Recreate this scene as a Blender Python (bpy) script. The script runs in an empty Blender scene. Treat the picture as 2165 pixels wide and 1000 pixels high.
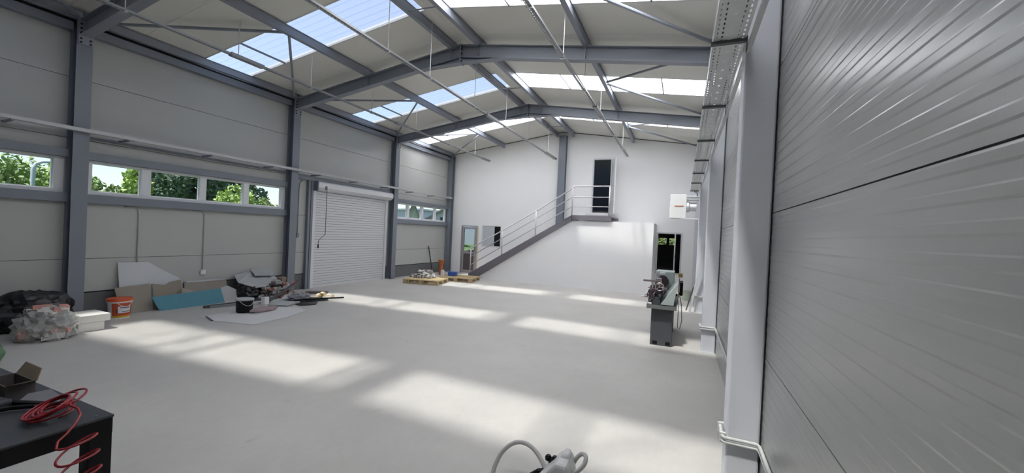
import bpy, bmesh, math, random
from mathutils import Vector, Matrix, noise
random.seed(7)
PI = math.pi
scene = bpy.context.scene
col = scene.collection

# ------------------------------------------------------------------ camera, sky, sun, exposure
CAM_H = 1.78
yaw, pitch, roll = math.radians(22.979), math.radians(-0.476), math.radians(2.671)
fw = Vector((-math.sin(yaw), math.cos(yaw), 0)); rt = Vector((math.cos(yaw), math.sin(yaw), 0)); up = Vector((0, 0, 1))
fw2 = fw*math.cos(pitch) + up*math.sin(pitch); up2 = up*math.cos(pitch) - fw*math.sin(pitch)
r2 = rt*math.cos(roll) + up2*math.sin(roll); u2 = up2*math.cos(roll) - rt*math.sin(roll)
cd = bpy.data.cameras.new('camera'); cam = bpy.data.objects.new('camera', cd); col.objects.link(cam)
cd.sensor_fit = 'HORIZONTAL'; cd.sensor_width = 36.0; cd.lens = 36.0*852.02/2165.0
cd.clip_start = 0.02; cd.clip_end = 500
m = Matrix.Identity(4)
for i in range(3):
    m[i][0] = r2[i]; m[i][1] = u2[i]; m[i][2] = -fw2[i]
m[0][3], m[1][3], m[2][3] = 0, 0, CAM_H
cam.matrix_world = m
scene.camera = cam

SUN_DIR = Vector((0.18, 0.36, -1.0)).normalized()
w = bpy.data.worlds.new('sky'); scene.world = w; w.use_nodes = True
nt = w.node_tree; nt.nodes.clear()
wo = nt.nodes.new('ShaderNodeOutputWorld'); bg = nt.nodes.new('ShaderNodeBackground')
sky = nt.nodes.new('ShaderNodeTexSky'); sky.sky_type = 'NISHITA'; sky.sun_disc = False
sky.sun_elevation = math.asin(-SUN_DIR.z); sky.sun_rotation = math.atan2(-SUN_DIR.x, -SUN_DIR.y)
sky.air_density = 1.0; sky.dust_density = 1.0; sky.ozone_density = 1.0
bg.inputs['Strength'].default_value = 0.5
nt.links.new(sky.outputs[0], bg.inputs['Color']); nt.links.new(bg.outputs[0], wo.inputs['Surface'])

sd = bpy.data.lights.new('sun', 'SUN'); sd.energy = 11.5; sd.angle = math.radians(3.4); sd.color = (1.0, 0.925, 0.81)
sun = bpy.data.objects.new('sun', sd); col.objects.link(sun)
sun.rotation_euler = SUN_DIR.to_track_quat('-Z', 'Y').to_euler(); sun.location = (-3, -4, 12)

scene.view_settings.view_transform = 'Standard'; scene.view_settings.look = 'None'
scene.view_settings.exposure = 1.12; scene.view_settings.gamma = 1.0
scene.view_settings.use_curve_mapping = False
try:
    scene.cycles.use_denoising = True
    scene.cycles.max_bounces = 14; scene.cycles.diffuse_bounces = 8; scene.cycles.transparent_max_bounces = 16
    scene.cycles.sample_clamp_indirect = 8.0; scene.cycles.caustics_reflective = False; scene.cycles.caustics_refractive = False
except Exception:
    pass

# ------------------------------------------------------------------ measures of the hall
XL, XR = -9.436, 0.559            # inner faces of the side walls
XCL, XCR = -9.22, 0.344           # room side of the column flanges
XA = -4.44                        # ridge
YF, YA, YB, YC, YD, YW = -4.66, 3.34, 7.33, 11.30, 14.95, 15.154
S = 0.148
def roof(x): return 5.81 - S*abs(x - XA)
def raft_top(x): return 5.655 - S*abs(x - XA)

# ------------------------------------------------------------------ materials
MATS = {}
def mat(name, rgb, rough=0.5, metal=0.0, var=0.0, scale=4.0, bump=0.0, bscale=60.0, spec=0.5, stretch=None, trans=0.0):
    if name in MATS: return MATS[name]
    M = bpy.data.materials.new(name); M.use_nodes = True; t = M.node_tree; b = t.nodes['Principled BSDF']
    b.inputs['Base Color'].default_value = (*rgb, 1); b.inputs['Roughness'].default_value = rough
    b.inputs['Metallic'].default_value = metal; b.inputs['Specular IOR Level'].default_value = spec
    if var or bump:
        tc = t.nodes.new('ShaderNodeTexCoord'); mp = t.nodes.new('ShaderNodeMapping')
        t.links.new(tc.outputs['Object'], mp.inputs['Vector'])
        if stretch: mp.inputs['Scale'].default_value = stretch
    if var:
        n = t.nodes.new('ShaderNodeTexNoise'); n.inputs['Scale'].default_value = scale; n.inputs['Detail'].default_value = 6; n.inputs['Roughness'].default_value = 0.6
        t.links.new(mp.outputs[0], n.inputs['Vector'])
        mx = t.nodes.new('ShaderNodeMix'); mx.data_type = 'RGBA'
        mx.inputs['A'].default_value = (*[max(0, c*(1-var)) for c in rgb], 1); mx.inputs['B'].default_value = (*[min(1, c*(1+var)) for c in rgb], 1)
        t.links.new(n.outputs['Fac'], mx.inputs['Factor']); t.links.new(mx.outputs['Result'], b.inputs['Base Color'])
    if bump:
        n2 = t.nodes.new('ShaderNodeTexNoise'); n2.inputs['Scale'].default_value = bscale; n2.inputs['Detail'].default_value = 4
        t.links.new(mp.outputs[0], n2.inputs['Vector'])
        bp = t.nodes.new('ShaderNodeBump'); bp.inputs['Strength'].default_value = bump; bp.inputs['Distance'].default_value = 0.01
        t.links.new(n2.outputs['Fac'], bp.inputs['Height']); t.links.new(bp.outputs[0], b.inputs['Normal'])
    MATS[name] = M
    return M

def reflectance(t, f0, f90):
    lw = t.nodes.new('ShaderNodeLayerWeight'); lw.inputs['Blend'].default_value = .5
    pw = t.nodes.new('ShaderNodeMath'); pw.operation = 'POWER'; pw.inputs[1].default_value = 5
    mr = t.nodes.new('ShaderNodeMapRange'); mr.inputs['To Min'].default_value = f0; mr.inputs['To Max'].default_value = f90
    t.links.new(lw.outputs['Facing'], pw.inputs[0]); t.links.new(pw.outputs[0], mr.inputs['Value']); return mr
def sheet_mat(name, clear, opal):
    M = bpy.data.materials.new(name); M.use_nodes = True; t = M.node_tree; t.nodes.clear()
    o = t.nodes.new('ShaderNodeOutputMaterial'); tr = t.nodes.new('ShaderNodeBsdfTransparent'); tl = t.nodes.new('ShaderNodeBsdfTranslucent')
    gl = t.nodes.new('ShaderNodeBsdfGlossy'); gl.inputs['Roughness'].default_value = 0.12
    tr.inputs['Color'].default_value = (clear*.95, clear*1.02, clear*1.10, 1); tl.inputs['Color'].default_value = (0.94, 0.93, 0.885, 1)
    mx = t.nodes.new('ShaderNodeMixShader'); mx.inputs[0].default_value = opal
    fr = reflectance(t, .03, .25)
    m2 = t.nodes.new('ShaderNodeMixShader')
    t.links.new(tr.outputs[0], mx.inputs[1]); t.links.new(tl.outputs[0], mx.inputs[2])
    t.links.new(fr.outputs[0], m2.inputs[0]); t.links.new(mx.outputs[0], m2.inputs[1]); t.links.new(gl.outputs[0], m2.inputs[2])
    t.links.new(m2.outputs[0], o.inputs[0])
    return M
def glass_mat(name, clear=0.92, tint=(1, 1, 1)):
    M = bpy.data.materials.new(name); M.use_nodes = True; t = M.node_tree; t.nodes.clear()
    o = t.nodes.new('ShaderNodeOutputMaterial'); tr = t.nodes.new('ShaderNodeBsdfTransparent'); gl = t.nodes.new('ShaderNodeBsdfGlossy')
    tr.inputs['Color'].default_value = (clear*tint[0], clear*tint[1], clear*tint[2], 1); gl.inputs['Roughness'].default_value = 0.02
    fr = reflectance(t, .02, .7); m2 = t.nodes.new('ShaderNodeMixShader')
    t.links.new(fr.outputs[0], m2.inputs[0]); t.links.new(tr.outputs[0], m2.inputs[1]); t.links.new(gl.outputs[0], m2.inputs[2]); t.links.new(m2.outputs[0], o.inputs[0])
    return M

def floor_mat():
    M = bpy.data.materials.new('concrete_floor'); M.use_nodes = True; t = M.node_tree; b = t.nodes['Principled BSDF']; L = t.links.new
    tc = t.nodes.new('ShaderNodeTexCoord')
    def nz(s, d=8, r=.6, st=(1, 1, 1)):
        mp = t.nodes.new('ShaderNodeMapping'); mp.inputs['Scale'].default_value = st; L(tc.outputs['Object'], mp.inputs['Vector'])
        n = t.nodes.new('ShaderNodeTexNoise'); n.inputs['Scale'].default_value = s; n.inputs['Detail'].default_value = d; n.inputs['Roughness'].default_value = r
        L(mp.outputs[0], n.inputs['Vector']); return n
    a = nz(0.7); c = nz(14, 6, .7, (1, .45, 1)); e = nz(60, 3)
    r1 = t.nodes.new('ShaderNodeValToRGB'); r1.color_ramp.elements[0].position = .3; r1.color_ramp.elements[1].position = .72
    r1.color_ramp.elements[0].color = (.470, .456, .432, 1); r1.color_ramp.elements[1].color = (.56, .542, .512, 1); L(a.outputs['Fac'], r1.inputs[0])
    r2_ = t.nodes.new('ShaderNodeValToRGB'); r2_.color_ramp.elements[0].position = .3; r2_.color_ramp.elements[1].position = .7
    r2_.color_ramp.elements[0].color = (.86, .86, .86, 1); r2_.color_ramp.elements[1].color = (1, 1, 1, 1); L(c.outputs['Fac'], r2_.inputs[0])
    mx = t.nodes.new('ShaderNodeMix'); mx.data_type = 'RGBA'; mx.blend_type = 'MULTIPLY'; mx.inputs['Factor'].default_value = .55
    L(r1.outputs[0], mx.inputs['A']); L(r2_.outputs[0], mx.inputs['B'])
    # small scuffs and specks
    v = nz(5.5, 2, .5, (1, .6, 1)); r3 = t.nodes.new('ShaderNodeValToRGB'); r3.color_ramp.elements[0].position = .70; r3.color_ramp.elements[1].position = .78
    r3.color_ramp.elements[0].color = (1, 1, 1, 1); r3.color_ramp.elements[1].color = (.72, .71, .70, 1); L(v.outputs['Fac'], r3.inputs[0])
    m3 = t.nodes.new('ShaderNodeMix'); m3.data_type = 'RGBA'; m3.blend_type = 'MULTIPLY'; m3.inputs['Factor'].default_value = .5
    L(mx.outputs['Result'], m3.inputs['A']); L(r3.outputs[0], m3.inputs['B'])
    L(m3.outputs['Result'], b.inputs['Base Color'])
    rr = t.nodes.new('ShaderNodeMapRange'); rr.inputs['To Min'].default_value = .42; rr.inputs['To Max'].default_value = .65; L(c.outputs['Fac'], rr.inputs['Value']); L(rr.outputs[0], b.inputs['Roughness'])
    b.inputs['Specular IOR Level'].default_value = .35
    bp = t.nodes.new('ShaderNodeBump'); bp.inputs['Strength'].default_value = .12; bp.inputs['Distance'].default_value = .01
    L(e.outputs['Fac'], bp.inputs['Height']); L(bp.outputs[0], b.inputs['Normal'])
    return M

PANEL = mat('wall_panel', (.44, .45, .435), .45, 0, .03, 1.5)
PANEL_R = mat('ribbed_panel', (.385, .39, .385), .27, .3, .03, 1.5, spec=.6)
ROOFM = mat('roof_panel', (.76, .745, .69), .5, 0, .03, 1.2)
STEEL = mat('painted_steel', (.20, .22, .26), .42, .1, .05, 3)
STEEL_T = mat('lit_roof_steel', (.27, .29, .335), .42, .1, .05, 3)  # same frame steel, with the brighter light under the roof put into its colour
STEEL_R = mat('lit_steel', (.72, .74, .79), .42, .1, .05, 3)  # same steel on the right side, lightened to hold the light falling there
DARK = mat('dark_gap', (.012, .012, .014), .8)
BOLT = mat('bolt_steel', (.03, .03, .035), .5, .5)
PLINTH = mat('plinth_concrete', (.135, .14, .145), .8, 0, .12, 3)
WHITEW = mat('white_plaster', (.87, .87, .87), .7, 0, .03, 1.0)
PVC = mat('white_pvc', (.74, .75, .77), .35)
GALV = mat('galvanised', (.70, .72, .72), .36, .2, .12, 9)
GALVM = mat('galvanised_mid', (.30, .31, .32), .42, .4, .12, 9)
GALVD = mat('galvanised_dark', (.10, .105, .11), .45, .4)
SHUT = mat('shutter_slat', (.70, .71, .73), .4, .1)
BLACK = mat('black_paint', (.006, .006, .007), .55, spec=.25)
BLACKP = mat('black_film', (.010, .010, .012), .35, 0, 0, 4, .5, 14)
GLASS = glass_mat('window_glass', .46, (.97, 1, 1))
SHEET_L = sheet_mat('clear_sheet', .165, .035)
SHEET_R = sheet_mat('cloud_lit_sheet', .85, .845)  # same skylight sheeting, whitened to stand in for bright cloud and diffuse daylight
FLOOR = floor_mat()
CARD = mat('cardboard', (.235, .18, .13), .85, 0, .12, 8)
BEIGE = mat('beige_board', (.30, .265, .225), .8, 0, .1, 4)
TEAL = mat('teal_board', (.075, .235, .31), .7, 0, .1, 6)
GYPS = mat('grey_board', (.40, .42, .43), .8, 0, .12, 6)
GYPW = mat('white_board', (.55, .57, .60), .75, 0, .06, 4)
FOAM = mat('white_foam', (.72, .71, .67), .9, 0, .05, 20)
ORANGE = mat('orange_plastic', (.62, .10, .03), .45)
RED = mat('red_hose', (.30, .018, .026), .3)
RAIL = mat('rail_paint', (.52, .50, .53), .4)
STRINGER = mat('stringer_paint', (.16, .15, .175), .5)
WOOD = mat('pallet_wood', (.50, .39, .22), .8, 0, .25, 12)
BRICKM = mat('rubble_red', (.30, .15, .11), .9, 0, .2, 20)
RUBB = mat('rubble_grey', (.33, .32, .31), .9, 0, .25, 20)
LATHE_C = mat('lathe_cabinet', (.075, .08, .09), .5)
LATHE_G = mat('lathe_green', (.42, .48, .46), .4)
LATHE_D = mat('lathe_iron', (.09, .065, .075), .4, .6, .3, 25)
CHROME = mat('bright_metal', (.6, .57, .57), .25, .9)
PADPINK = mat('pink_bag', (.30, .235, .25), .8, 0, .15, 10)
WASH = mat('machine_grey', (.58, .58, .57), .4)
WASHD = mat('machine_dark', (.25, .25, .24), .5)

# ------------------------------------------------------------------ mesh helpers
class MB:
    def __init__(s): s.v = []; s.f = []; s.sm = False
    def add(s, vs, fs):
        k = len(s.v); s.v += [tuple(a) for a in vs]; s.f += [tuple(i + k for i in f) for f in fs]; return s
    def box(s, x0, x1, y0, y1, z0, z1):
        return s.add([(x0,y0,z0),(x1,y0,z0),(x1,y1,z0),(x0,y1,z0),(x0,y0,z1),(x1,y0,z1),(x1,y1,z1),(x0,y1,z1)],
                     [(0,3,2,1),(4,5,6,7),(0,1,5,4),(1,2,6,5),(2,3,7,6),(3,0,4,7)])
    def obox(s, c, ax, ay, az):
        c = Vector(c); ax, ay, az = Vector(ax), Vector(ay), Vector(az)
        vs = [c + i*ax + j*ay + k*az for k in (-1, 1) for i, j in ((-1,-1),(1,-1),(1,1),(-1,1))]
        return s.add(vs, [(0,3,2,1),(4,5,6,7),(0,1,5,4),(1,2,6,5),(2,3,7,6),(3,0,4,7)])
    def prism(s, poly, d):            # polygon of 3-D points, extruded by vector d
        n = len(poly); d = Vector(d); a = [Vector(p) for p in poly]
        return s.add(a + [p + d for p in a], [tuple(range(n))[::-1], tuple(range(n, 2*n))] + [(i, (i+1) % n, (i+1) % n + n, i + n) for i in range(n)])
    def tube(s, pts, r, n=8, closed=False, cap=True):
        pts = [Vector(p) for p in pts]; N = len(pts); rr = r if isinstance(r, (list, tuple)) else [r]*N
        up_ = None; vs = []
        for i in range(N):
            t = (pts[(i+1) % N] - pts[i-1]) if (closed or 0 < i < N-1) else (pts[1]-pts[0] if i == 0 else pts[-1]-pts[-2])
            t.normalize()
            if up_ is None: up_ = t.orthogonal().normalized()
            else:
                up_ = up_ - t*up_.dot(t); up_ = up_.normalized() if up_.length > 1e-6 else t.orthogonal().normalized()
            b = t.cross(up_)
            for k in range(n):
                a = 2*PI*k/n; vs.append(pts[i] + up_*math.cos(a)*rr[i] + b*math.sin(a)*rr[i])
        fs = []
        for i in range(N if closed else N-1):
            j = (i+1) % N
            for k in range(n): fs.append((i*n+k, i*n+(k+1) % n, j*n+(k+1) % n, j*n+k))
        if cap and not closed: fs += [tuple(range(n))[::-1], tuple((N-1)*n+k for k in range(n))]
        return s.add(vs, fs)
    def lathe(s, c, prof, n=24, axis=(0,0,1)):
        ax = Vector(axis).normalized(); u = ax.orthogonal().normalized(); b = ax.cross(u); c = Vector(c); vs = []
        for r, h in prof:
            for k in range(n):
                a = 2*PI*k/n; vs.append(c + ax*h + (u*math.cos(a) + b*math.sin(a))*r)
        fs = [(i*n+k, i*n+(k+1) % n, (i+1)*n+(k+1) % n, (i+1)*n+k) for i in range(len(prof)-1) for k in range(n)]
        fs += [tuple(range(n))[::-1], tuple((len(prof)-1)*n+k for k in range(n))]
        return s.add(vs, fs)
    def ibeam(s, p0, p1, h, b, up_=(0,0,1), tf=.012, tw=.008):   # p0, p1 run along the top centre line
        p0, p1 = Vector(p0), Vector(p1); d = (p1-p0).normalized(); u = Vector(up_); u = (u - d*u.dot(d)).normalized(); sd_ = d.cross(u)
        c = (p0+p1)/2; L = (p1-p0)/2
        s.obox(c - u*tf/2, L, sd_*b/2, u*tf/2); s.obox(c - u*(h-tf/2), L, sd_*b/2, u*tf/2); s.obox(c - u*h/2, L, sd_*tw/2, u*(h/2-tf))
        return s
    def build(s, name, m, parent=None, smooth=False, bevel=0):
        me = bpy.data.meshes.new(name); o = origin(parent)
        me.from_pydata([(x-o[0], y-o[1], z-o[2]) for x, y, z in s.v], [], s.f); me.update()
        if bevel or True:
            b = bmesh.new(); b.from_mesh(me); bmesh.ops.recalc_face_normals(b, faces=b.faces); b.to_mesh(me); b.free()
        for mm in (m if isinstance(m, (list, tuple)) else [m]): me.materials.append(mm)
        if smooth:
            for p in me.polygons: p.use_smooth = True
        ob = bpy.data.objects.new(name, me); col.objects.link(ob)
        if parent: ob.parent = parent
        if bevel:
            bv = ob.modifiers.new('bevel', 'BEVEL'); bv.width = bevel; bv.segments = 2; bv.limit_method = 'ANGLE'
        return ob
def origin(o):
    v = Vector((0, 0, 0))
    while o is not None: v = v + o.location; o = o.parent
    return v
def thing(name, label, cat, loc=(0, 0, 0), group=None):
    o = bpy.data.objects.new(name, None); col.objects.link(o); o.location = loc; o.empty_display_size = .1
    return tag(o, label, cat, group)
def tag(o, label, cat, group=None):
    o['label'] = label; o['category'] = cat
    if group: o['group'] = group
    return o
def struct(o, label=None, cat=None):
    o['kind'] = 'structure'
    if label: o['label'] = label
    if cat: o['category'] = cat
    return o
def empty(name, loc=(0, 0, 0), parent=None):
    o = bpy.data.objects.new(name, None); col.objects.link(o); o.location = Vector(loc) - origin(parent); o.parent = parent; o.empty_display_size = .1
    return o
def stuff(o): o['kind'] = 'stuff'; return o
def clone(o, loc, parent):            # one object, same mesh
    c = o.copy(); col.objects.link(c); c.parent = parent; c.location = loc; return c
def box(name, m, parent, *a, bevel=0): return MB().box(*a).build(name, m, parent, bevel=bevel)
def smoothp(p, n_=6):
    out = []; P_ = [Vector(a) for a in p]
    for i in range(len(P_)-1):
        a, b, c, d = P_[max(0, i-1)], P_[i], P_[i+1], P_[min(len(P_)-1, i+2)]
        for k in range(n_):
            t = k/n_; out.append(.5*((2*b) + (c-a)*t + (2*a-5*b+4*c-d)*t*t + (3*b-a-3*c+d)*t**3))
    out.append(P_[-1]); return out
def rect_cells(y0, y1, z0, z1, holes):
    ys = sorted({y0, y1, *[h[0] for h in holes], *[h[1] for h in holes]}); zs = sorted({z0, z1, *[h[2] for h in holes], *[h[3] for h in holes]})
    for a, b in zip(ys, ys[1:]):
        for c, d in zip(zs, zs[1:]):
            my, mz = (a+b)/2, (c+d)/2
            if not any(h[0] < my < h[1] and h[2] < mz < h[3] for h in holes): yield a, b, c, d

# ================================================================== SETTING
fl = MB().add([(XL-.1, YF-.1, 0), (XR+.1, YF-.1, 0), (XR+.1, YW+4.2, 0), (XL-.1, YW+4.2, 0), (XL-.1, YF-.1, -.2), (XR+.1, YF-.1, -.2), (XR+.1, YW+4.2, -.2), (XL-.1, YW+4.2, -.2)],
              [(0,1,2,3),(4,7,6,5),(0,4,5,1),(1,5,6,2),(2,6,7,3),(3,7,4,0)]).build('floor', FLOOR)
struct(fl, 'pale grey polished concrete floor of the hall', 'floor')

# ---- left wall: backing with openings, panels, plinth, girts
WIN = [(-.45, 3.215), (3.47, 7.215), (11.50, 14.78)]     # y ranges of the window strips
WZ0, WZ1 = 2.075, 2.735
holes = [(a, b, WZ0, WZ1) for a, b in WIN] + [(8.02, 11.12, 0, 2.95)]
mb = MB()
for a, b, c, d in rect_cells(YF, YW, 0, 5.07, holes): mb.box(XL-.11, XL-.02, a, b, c, d)
wl = struct(mb.build('wall_left', DARK), 'left long wall of pale grey sandwich panels above a dark plinth', 'wall')
bays = [(YF, -.66), (-.66, YA), (YA, YB), (YB, YC), (YC, YW)]
rows = [(.424, 1.0), (1.0, 2.0), (2.0, 3.02), (3.02, 4.026), (4.026, 5.06)]
g = .004
for bi, (a, b) in enumerate(bays):
    for (c, d) in rows:
        for (p, q, r_, t_) in rect_cells(a+.002, b-.002, c+g, d-g, [(max(h[0], a+.002), min(h[1], b-.002), max(h[2], c+g), min(h[3], d-g)) for h in holes if h[0] < b and h[1] > a and h[2] < d-g and h[3] > c+g]):
            if q - p < .03 or t_ - r_ < .03: continue
            box('panel', PANEL, wl, XL-.05, XL, p, q, r_, t_)
    if bi != 3: box('plinth', PLINTH, wl, XL-.05, XL-.008, a, b, 0, .405)
box('plinth', PLINTH, wl, XL-.05, XL-.008, YB, 8.02, 0, .405); box('plinth', PLINTH, wl, XL-.05, XL-.008, 11.12, YC, 0, .405)
for (a, b) in WIN:
    lo = max(-.66, a-.03)
    a2, b2 = {0: (-.56, 3.24), 1: (3.44, 7.23), 2: (11.40, 14.85)}[WIN.index((a, b))]
    box('girt', STEEL, wl, XL, XL+.10, a2, b2, 1.955, 2.105, bevel=.004); box('girt', STEEL, wl, XL, XL+.10, a2, b2, 2.69, 2.82, bevel=.004)
box('girt', STEEL, wl, XL, XL+.10, 7.43, 11.2, 2.955, 3.05, bevel=.004)
# eave channel, dark gap and eave purlin of each bay
for (a, b) in bays:
    box('eave_channel', STEEL, wl, XL, XL+.13, a+.11, b-.11, 4.765, 4.895, bevel=.004)
    box('eave_gap', DARK, wl, XL, XL+.09, a+.08, b-.08, 4.895, 4.94)

def window_strip(n, panes, y0, y1, label):
    root = struct(empty('window_%d' % n, (XL-.03, (y0+y1)/2, WZ0)), label, 'window')
    f = MB()
    for z0, z1 in ((2.105, 2.16), (2.655, 2.69)): f.box(XL-.07, XL+.015, y0, y1, z0, z1)
    edges = [y0] + [v for p in panes for v in p] + [y1]
    for a, b in zip(edges[0::2], edges[1::2]): f.box(XL-.07, XL+.015, a, b, 2.16, 2.655)
    f.build('window_frame', PVC, root, bevel=.004)
    sl = MB()
    for a, b in panes:
        s_ = MB()
        for q in ((a, a+.018, 2.16, 2.655), (b-.018, b, 2.16, 2.655), (a+.018, b-.018, 2.16, 2.178), (a+.018, b-.018, 2.637, 2.655)): s_.box(XL-.06, XL-.03, *q)
        ss = s_.build('sash', PVC, root)
        box('pane', GLASS, ss, XL-.05, XL-.044, a+.018, b-.018, 2.178, 2.637)
    return root
window_strip(1, [(-.35, .55), (.68, 1.60), (1.72, 3.10)], -.45, 3.215, 'ribbon window at the far left edge with a lamp post outside')
window_strip(2, [(3.56, 4.25), (4.40, 5.255), (5.375, 6.17), (6.295, 7.12)], 3.47, 7.215, 'ribbon window of four panes above the leaning boards with trees outside')
window_strip(3, [(11.60, 12.20), (12.32, 13.08), (13.20, 13.98), (14.08, 14.74)], 11.50, 14.78, 'far ribbon window beside the roller door with house gables outside')

# ---- right wall: ribbed panels
mb = MB().box(XR+.03, XR+.11, YF, YW, 0, 5.07)
wr = struct(mb.build('wall_right', DARK), 'right long wall of glossy pale grey panels with fine horizontal ribs', 'wall')
def rib_profile(z0, z1, n):
    h = (z1-z0)/n; pts = [(XR, z0)]
    for i in range(n):
        z = z0 + i*h
        pts += [(XR, z+.004), (XR+.0006, z+.40*h), (XR+.0006, z+.46*h), (XR-.0010, z+.56*h), (XR-.0010, z+.90*h), (XR, z+h-.002)]
    pts.append((XR, z1)); return pts
for (a, b) in bays:
    for k, (c, d) in enumerate([(0, 1), (1, 2), (2, 3), (3, 4), (4, 5.06)]):
        pr = rib_profile(c+.003, d-.003, 14); N = len(pr)
        vs = [(x, a+.002, z) for x, z in pr] + [(x, b-.002, z) for x, z in pr] + [(XR+.035, a+.002, c+.003), (XR+.035, a+.002, d-.003), (XR+.035, b-.002, c+.003), (XR+.035, b-.002, d-.003)]
        fs = [(i, i+1, N+i+1, N+i) for i in range(N-1)] + [(0, N, 2*N+2, 2*N), (N-1, 2*N+1, 2*N+3, 2*N-1), (2*N, 2*N+2, 2*N+3, 2*N+1)]
        MB().add(vs, fs).build('panel', PANEL_R, wr)
    box('eave_channel', STEEL_R, wr, XR-.13, XR, a+.11, b-.11, 4.765, 4.895); box('eave_gap', DARK, wr, XR-.09, XR, a+.08, b-.08, 4.895, 4.94)

# ---- back wall with door and window openings, gable top
LD = (-8.80, -8.02, 0, 2.02); LW = (-7.83, -6.90, 1.15, 2.075); UD = (-3.22, -2.555, 2.60, 4.69); RD = (-.86, -.02, .60, 2.06)
mb = MB()
for a, b, c, d in rect_cells(XL, XR, 0, 4.9, [LD, LW, UD, RD]): mb.box(a, b, YW, YW+.14, c, d)
mb.prism([(XL, YW, 4.9), (XR, YW, 4.9), (XR, YW, roof(XR)), (XA, YW, roof(XA)), (XL, YW, roof(XL))], (0, .14, 0))
wb = struct(mb.build('wall_back', WHITEW), 'white gable end wall behind the staircase', 'wall')
cr = MB()
for sx in (XL+.2, XR-.2):
    cr.prism([(sx, YW-.012, roof(sx)-.022), (XA, YW-.012, roof(XA)-.022), (XA, YW-.012, roof(XA)+.0), (sx, YW-.012, roof(sx)+.0)], (0, .011, 0))
cr.build('roof_joint_seal', mat('seal_dark', (.05, .05, .05), .8), wb)
# rooms behind the gable wall
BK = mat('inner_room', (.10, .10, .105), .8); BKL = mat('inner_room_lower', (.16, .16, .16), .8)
Y2 = YW+4.0
mb = MB()
mb.box(XL, XR, YW+.14, Y2, 2.35, 2.5)                               # floor of the upper room
for a, b, c, d in rect_cells(XL, XR, 0, 2.35, [(-1.06, -.66, 1.58, 1.88), (-.56, -.28, 1.58, 1.88)]): mb.box(a, b, Y2, Y2+.12, c, d)
mb.box(XL, XR, Y2, Y2+.12, 2.35, 5.9); [mb.box(XL-.12, XL, a, b, c, d) for a, b, c, d in rect_cells(YW+.14, Y2, 0, 5.9, [(16.0, 18.3, .85, 2.15)])]; mb.box(XR, XR+.12, YW+.14, Y2, 0, 5.9)
mb.box(-5.2, -5.1, YW+.14, Y2, 0, 2.35); mb.box(XL, XR, YW+.14, Y2, 5.9, 6.0)
struct(mb.build('wall_inner', BK), 'dark rooms seen through the openings of the gable wall', 'wall')
# front gable behind the camera
mb = MB().prism([(XL, YF, 0), (XR, YF, 0), (XR, YF, roof(XR)), (XA, YF, roof(XA)), (XL, YF, roof(XL))], (0, -.14, 0))
struct(mb.build('wall_front', PANEL), 'gable wall at the near end of the hall', 'wall')

# ---- ceiling: roof panels, skylight sheets, purlins, braces
ce = struct(empty('ceiling', (XA, 5.3, roof(XA))), 'pitched roof of pale panels with clear skylight strips on grey steel purlins', 'ceiling')
SKY = [(1.15, 2.15), (5.15, 6.15), (9.15, 10.15), (12.15, 13.15)]
def slope_prism(x0, x1, y0, y1, z_off, th):
    return MB().prism([(x0, y0, roof(x0)+z_off), (x1, y0, roof(x1)+z_off), (x1, y0, roof(x1)+z_off+th), (x0, y0, roof(x0)+z_off+th)], (0, y1-y0, 0))
y = -4.85
while y < YW+.1:
    y1 = min(y+1.0, YW+.14)
    for x0, x1 in ((XL-.14, XA), (XA, XR+.14)):
        if not any(abs(y-s0) < .02 for s0, s1 in SKY):
            slope_prism(x0, x1, y+.0025, y1-.0025, 0, .09).build('roof_panel', ROOFM, ce)
        else:
            left = x0 < XA-1; xa_, xb_ = (x0, -4.55) if left else (-4.10, x1)
            n = 6; h = (y1-y)/n; prof = []
            for i in range(n):
                t0 = y+i*h; prof += [(t0, 0), (t0+.58*h, 0), (t0+.70*h, .010), (t0+.88*h, .010)]
            prof.append((y1, 0)); vs = []
            for xx in (xa_, xb_):
                for (yy, zz) in prof: vs.append((xx, yy, roof(xx)+.035+zz))
            N = len(prof)
            o = MB().add(vs, [(i, i+1, N+i+1, N+i) for i in range(N-1)]).build('skylight_sheet', SHEET_L if left and y < 12 else SHEET_R, ce)
            # flashing lips under the long edges
            fm = mat('flashing', (.62, .62, .60), .45)
            slope_prism(xa_, xb_, y-.01, y+.02, -.004, .04).build('flashing', fm, ce); slope_prism(xa_, xb_, y1-.02, y1+.01, -.004, .04).build('flashing', fm, ce)
            for bx in ((-8.18,) if left else (-2.85, -.58)):
                slope_prism(bx-.012, bx+.012, y, y1, -.01, .03).build('glazing_bar', STEEL, ce)
    y += 1.0
for xx, w_ in ((-4.55, XA), (XA, -4.10)):
    MB().prism([(xx, YF, roof(xx)-.006), (w_, YF, roof(w_)-.006), (w_, YF, roof(w_)+.10), (xx, YF, roof(xx)+.10)], (0, YW-YF, 0)).build('ridge_cap', ROOFM, ce)
segs = [(YF+.02, -.66), (-.66, YA), (YA, YB), (YB, YC), (YC, YW-.02)]
for (a, b) in segs:
    for px in (-6.93, -4.68, -4.03, -1.80):
        z = min(roof(px-.04), roof(px+.04)) - .002
        MB().ibeam((px, a+.006, z), (px, b-.006, z), .165, .085, tf=.011, tw=.05).build('purlin', STEEL_T, ce)
    for px in (XL+.17, XR-.17):
        z = roof(px + (-.04 if px < XA else .04)) - .002
        MB().ibeam((px, a+.03, z), (px, b-.03, z), .145, .085, tf=.011, tw=.05).build('purlin', STEEL_T, ce)
    ym = (a+b)/2 if a > 0 else None
    # sag ties between the ridge purlins
    for ty in ((a+.62*(b-a)),):
        MB().tube([(-4.68, ty, roof(-4.68)-.15), (-4.03, ty, roof(-4.03)-.15)], .011, 6).build('sag_tie', STEEL_T, ce)
BR = [(YA, YB, 5.24), (YB, YC, 9.22), (YC, YD, 12.95), (-.66, YA, 1.25)]
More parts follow.
